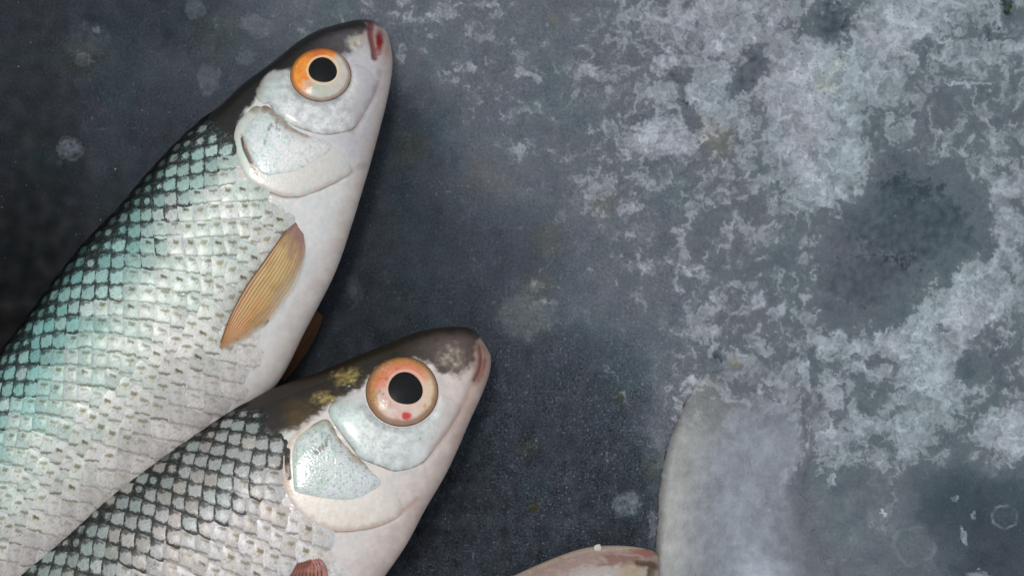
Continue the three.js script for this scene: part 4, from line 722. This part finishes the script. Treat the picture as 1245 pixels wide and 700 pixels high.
  add(fish, 'gill_cover', skinPatch(body, body.hit(404, 568), cover, 64, 260, (r, k, x, z) => 0.1 * noise(x / 2.6, z / 2.6) * (1 - r ** 8) + 1.3 + plateLift(coverCrisp, r, k, 2.6) - 1.3 * r ** 14, (x, z, r, k, e) => {
    const X = x + 622.5, Z = z + 350, n = fbm(X / 12, Z / 12, 4), f = noise(X / 2, Z / 2), m = noise(X / 3.6, Z / 3.6 + 9);
    let c = mix3(rgb(198, 203, 203), rgb(172, 190, 178), clamp(0.15 + 1.5 * n + sst(440, 372, X) * 0.35, 0, 1));
    c = mix3(c, rgb(206, 210, 212), sst(400, 450, X) * 0.6);
    c = mul3(c, 1 + 0.2 * f + 0.2 * m);
    c = mix3(c, rgb(96, 112, 108), sst(0.1, 0.6, m + 0.6 * f) * 0.6 * (1 - sst(0.85, 1, r)));
    c = mix3(c, rgb(204, 196, 150), (1 - sst(1, 6, e + 3 * n)) * sst(440, 400, X) * 0.4);
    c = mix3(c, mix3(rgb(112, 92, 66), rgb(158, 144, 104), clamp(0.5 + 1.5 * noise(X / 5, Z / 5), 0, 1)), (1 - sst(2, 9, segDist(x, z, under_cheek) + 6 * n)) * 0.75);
    c = mix3(c, rgb(150, 118, 92), (1 - sst(0.5, 3.4, e + 3 * n)) * 0.45);
    c = mix3(c, rgb(112, 84, 42), (1 - sst(4, 24, Math.hypot((x - cover[0][0] + 12), (z - cover[0][1] + 2) * 1.4) + 12 * n)) * 0.7);
    c = mix3(c, rgb(58, 48, 40), (1 - sst(0.5, 4, segDist(x + 3 * f, z + 3 * m, scar) + 5 * n)) * 0.7);
    return c;
  }), plateMat);
  add(fish, 'cheek_plate', skinPatch(body, body.hit(482, 520), cheek, 70, 280, (r, k, x, z) => (1.5 + plateLift(cheekCrisp, r, k, 3.2) - 1.7 * r ** 14) * sst(0.98, 1.25, eyeOut(x, z)) - 2.5 * (1 - sst(0.94, 1.08, eyeOut(x, z))), (x, z, r, k, e) => {
    const X = x + 622.5, Z = z + 350, n = fbm(X / 11, Z / 11, 4), f = noise(X / 2, Z / 2);
    let c = mix3(rgb(184, 190, 188), rgb(212, 216, 214), clamp(0.5 + 1.7 * n, 0, 1)); c = mix3(c, rgb(120, 128, 124), sst(0.15, 0.7, noise(X / 3, Z / 3) + 0.5 * f) * 0.5 * sst(530, 440, X));
    c = mix3(c, rgb(176, 202, 190), clamp(sst(470, 415, X) * 0.7 * (0.6 + n), 0, 1));
    c = mix3(c, rgb(226, 226, 226), (1 - sst(4, 20, segDist(x, z, jaw) + 10 * n)) * 0.6);
    c = mix3(c, rgb(188, 170, 164), sst(530, 556, X + 8 * n) * 0.5);
    const dd = sdf(x, z, headPoly) + 7 * fbm(X / 8, Z / 8, 3);
    c = mix3(c, rgb(150, 140, 100), (1 - sst(2, 16, dd + 4)) * sst(450, 420, X) * 0.6);
    c = mix3(c, rgb(50, 42, 34), 1 - sst(-6, 2, dd));
    c = mix3(c, rgb(96, 84, 76), sst(0.62, 0.85, noise(X / 7, Z / 6 + 3)) * 0.4);
    c = mix3(c, rgb(128, 112, 84), (1 - sst(0.5, 2.8, e + 2 * n)) * 0.75 * loopAt(cheekCrisp, k));
    return mix3(mul3(c, 1 + 0.1 * f + 0.07 * noise(X / 3.4, Z / 3.4)), skinAt(x, z), plateBlend(cheekCrisp, r, k));
  }), plateMat);
  eye(body, fish, 488.5, 475.5, 42.5, 42, 19.2, (ex, ey, r, d) => {
    const a = Math.atan2(ey, ex), n = fbm(ex * 4 + 8, ey * 4, 4), st = noise(a * 18, r * 3), gr = noise(ex * 24, ey * 24);
    let c = mix3(rgb(206, 194, 184), rgb(206, 168, 156), clamp(0.5 + 1.2 * n, 0, 1));
    c = mix3(c, rgb(210, 186, 152), clamp(sst(0.2, 0.8, ex), 0, 1) * 0.8);
    c = mix3(c, mix3(rgb(196, 146, 60), rgb(120, 78, 34), clamp(0.45 + 1.4 * gr, 0, 1)), clamp(sst(0.5, 0.82, r + 0.35 * n) * sst(0.5, -0.3, ex * 0.7 + ey * 0.8 + 0.3 * n), 0, 1) * 0.95);
    c = mix3(c, mix3(rgb(196, 92, 52), rgb(222, 134, 92), clamp(0.5 + gr, 0, 1)), clamp(sst(0.0, -0.45, ey + ex * 0.25 + 0.3 * n) * (1 - sst(0.7, 0.95, r)), 0, 1) * 0.85);
    c = mix3(c, rgb(96, 70, 60), clamp(sst(0.2, 0.6, n + 0.3 * gr) * sst(0.3, -0.5, ex + ey), 0, 1) * 0.7);
    c = mul3(c, 1 + 0.08 * st + 0.09 * gr);
    c = mix3(c, rgb(196, 34, 38), 1 - sst(0.6, 1.15, Math.hypot((ex - 0.12) / 0.15, (ey - 0.7) / 0.13) + 0.5 * n));
    c = mix3(c, rgb(196, 90, 76), (1 - sst(0.3, 1.2, Math.hypot((ex - 0.62) / 0.06, (ey - 0.42) / 0.09) + 0.5 * n)) * 0.5);
    c = mix3(c, rgb(128, 84, 44), sst(0.8, 0.93, r + 0.04 * n + 0.05 * ey) * 0.8);
    c = mix3(c, rgb(36, 28, 22), 0.8 * sst(0.94, 1, r + 0.02 * n));
    c = mix3(c, rgb(216, 178, 160), (1 - sst(0.03, 0.12, Math.abs(d - 1.12))) * 0.75);
    return c;
  }, 4, -2.5);
  // pectoral fin: only its reddish root is in the picture
  const left = smoothLine(Q([[362, 682], [352, 700], [336, 730], [316, 770]]), 6), right = smoothLine(Q([[386, 676], [396, 690], [394, 722], [356, 788]]), 6);
  const finAt = (k, v) => { const f = v * (left.length - 1), i = Math.min(left.length - 2, Math.floor(f)), t = f - i, x = lerp(lerp(left[i][0], left[i + 1][0], t), lerp(right[i][0], right[i + 1][0], t), k), z = lerp(lerp(left[i][1], left[i + 1][1], t), lerp(right[i][1], right[i + 1][1], t), k), n = body.normal(x, z), h = 0.8 + 6 * sst(0, 0.3, v) * (0.7 + 0.3 * Math.sin(k * 3)) + 0.5 * Math.cos(k * 60); return [x + n[0] * h, body.y(x, z) + n[1] * h, z + n[2] * h]; };
  const fin = add(fish, 'pectoral_fin', facingUp(gridGeometry(30, 40, (i, j) => { const k = j / 39, v = i / 29, n = fbm(k * 5, v * 8, 4); let c = mix3(rgb(120, 62, 44), rgb(158, 104, 92), sst(0.4, 0.9, k + 0.6 * n)); c = mix3(c, rgb(150, 112, 122), sst(0.7, 1, k) * (1 - sst(0.2, 0.5, v)) * 0.6); return { p: finAt(k, v), c: mul3(c, 1 + 0.5 * n) }; })), finMat, 'reddish brown fin root');
  for (let m = 0; m < 9; m++) { const pts = []; for (let i = 0; i <= 8; i++) { const p = finAt(0.05 + m / 10, 0.2 + 0.76 * i / 8); pts.push(new THREE.Vector3(p[0] * U, (p[1] + 0.2) * U, p[2] * U)); }
    const g = new THREE.TubeGeometry(new THREE.CatmullRomCurve3(pts), 8, 0.7 * U, 4), col = new Float32Array(g.attributes.position.count * 3); for (let i = 0; i < col.length; i += 3) col.set(rgb(96, 50, 38), i); g.setAttribute('color', new THREE.BufferAttribute(col, 3)); add(fin, numbered('fin_ray'), g, finMat); }
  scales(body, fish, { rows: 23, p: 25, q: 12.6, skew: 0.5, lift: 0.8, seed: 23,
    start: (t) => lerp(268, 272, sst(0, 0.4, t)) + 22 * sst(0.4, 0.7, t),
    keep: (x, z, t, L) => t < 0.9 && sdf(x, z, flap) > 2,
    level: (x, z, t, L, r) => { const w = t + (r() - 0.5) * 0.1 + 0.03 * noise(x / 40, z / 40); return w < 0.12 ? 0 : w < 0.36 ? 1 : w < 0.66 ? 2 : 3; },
    tint: (x, z, t, L, r) => {
      const X = x + 622.5, Z = z + 350, n = fbm(X / 40, Z / 40, 3);
      let c = mix3(rgb(168, 172, 168), rgb(196, 193, 194), sst(0.15, 0.45, t + 0.2 * n)); c = mix3(c, rgb(222, 219, 217), sst(0.42, 0.7, t + 0.12 * n));
      c = mix3(c, rgb(134, 162, 154), clamp(0.4 * sst(0.1, 0.5, noise(X / 30 + 3, Z / 30)) + 0.4 * sst(200, 100, X), 0, 1) * (1 - sst(0.3, 0.55, t)));
      c = mix3(c, rgb(196, 160, 120), r() < 0.3 ? 0.16 : 0);
      c = mul3(c, t < 0.05 ? 0.1 : t < 0.1 ? 0.4 : 1);
      return mul3(c, 0.82 + 0.26 * r());
    } });
}

// ---------------------------------------------------------------- the third fish, cut off by the lower edge of the picture
{
  const body = new Body([[560, 745, 566, 752, 4], [585, 722, 590, 768, 12], [620, 702, 622, 790, 20], [655, 686, 656, 806, 26], [690, 672, 692, 818, 30], [720, 664.5, 724, 824, 31], [750, 663, 754, 826, 31], [775, 665, 778, 824, 28], [792, 669, 794, 818, 23], [801, 676, 802, 810, 14], [805, 690, 806, 796, 6]]);
  const fish = fishGroup('silver_fish', 'pale pinkish fish cut off by the bottom edge beside the ice slab', body);
  const dOf = (s, u) => { const r = body.row(s); return (1 - u) / 2 * Math.hypot(r[0] - r[2], r[1] - r[3]); };
  const red = body.hit(784, 672), red2 = body.hit(756, 680), dark = smoothLine(body.Q([[776, 684], [788, 685], [797, 688]]), 4), gap = smoothLine(body.Q([[792, 690], [791, 700], [790, 720]]), 4);
  const paint = (x, z, u, s) => {
    const X = x + 622.5, Z = z + 350, n = fbm(X / 12, Z / 6, 4), f = noise(X / 2.4, Z / 2.4), b = dOf(s, u);
    let c = mix3(rgb(176, 160, 144), rgb(146, 126, 118), sst(3, 10, b + 5 * n));
    c = mix3(c, rgb(160, 156, 150), sst(17, 30, b + 12 * n + sst(720, 660, X) * -4));
    c = mix3(c, rgb(172, 140, 132), clamp(n * 1.8, 0, 0.7));
    c = mix3(c, rgb(122, 86, 78), (1 - sst(0.5, 1.2, Math.hypot((x - red2[0]) / 26, (z - red2[1]) / 9) + 0.8 * n)) * 0.75);
    c = mix3(c, rgb(134, 76, 70), (1 - sst(0.5, 1.2, Math.hypot((x - red[0]) / 18, (z - red[1]) / 6) + 0.6 * n)) * 0.8);
    c = mix3(c, rgb(70, 44, 28), (1 - sst(1.5, 6, segDist(x, z, dark) + 2 * n)) * 0.85);
    c = mix3(c, rgb(84, 68, 34), (1 - sst(2, 7, segDist(x, z, gap) + 2 * n)) * 0.85);
    c = mix3(c, rgb(156, 138, 106), (1 - sst(0.5, 1.2, Math.hypot((x - red[0] + 18) / 16, (z - red[1] - 24) / 12) + 0.7 * n)) * 0.7);
    return mul3(c, 1 + 0.07 * f + 0.06 * noise(X / 5, Z / 3));
  };
  add(fish, 'body', bodyMesh(body, 400, paint, (x, z, u) => (Math.abs(u) > 0.95 ? 0 : -2.4 * (1 - sst(0, 5, segDist(x, z, dark))) - 2.4 * (1 - sst(0, 5, segDist(x, z, gap))) + 0.5 * fbm((x + 622) / 9, (z + 350) / 6, 3))), skinMat);
  // a loose white scale stuck on its edge
  const p = body.hit(727, 667), y = body.y(p[0], p[1]), g = gridGeometry(9, 20, (i, j) => { const r = i / 8, a = j / 20 * Math.PI * 2, k = 1 + 0.2 * noise(Math.cos(a) * 1.5, Math.sin(a) * 1.5 + 4); return { p: [p[0] + 4.4 * r * k * Math.cos(a), y + 2.2 + 0.8 * (1 - r * r) - 0.1 * Math.cos(a), p[1] + 4.4 * r * k * Math.sin(a) - 1], c: rgb(184, 178, 170) }; }, true);
  add(fish, numbered('scale'), facingUp(g), new THREE.MeshPhysicalMaterial({ vertexColors: true, roughness: 0.5, side: THREE.DoubleSide }), 'loose white scale stuck on the back');
}

scene.traverse((o) => { if (o.isMesh) { o.castShadow = true; o.receiveShadow = true; } });
renderer.render(scene, camera);
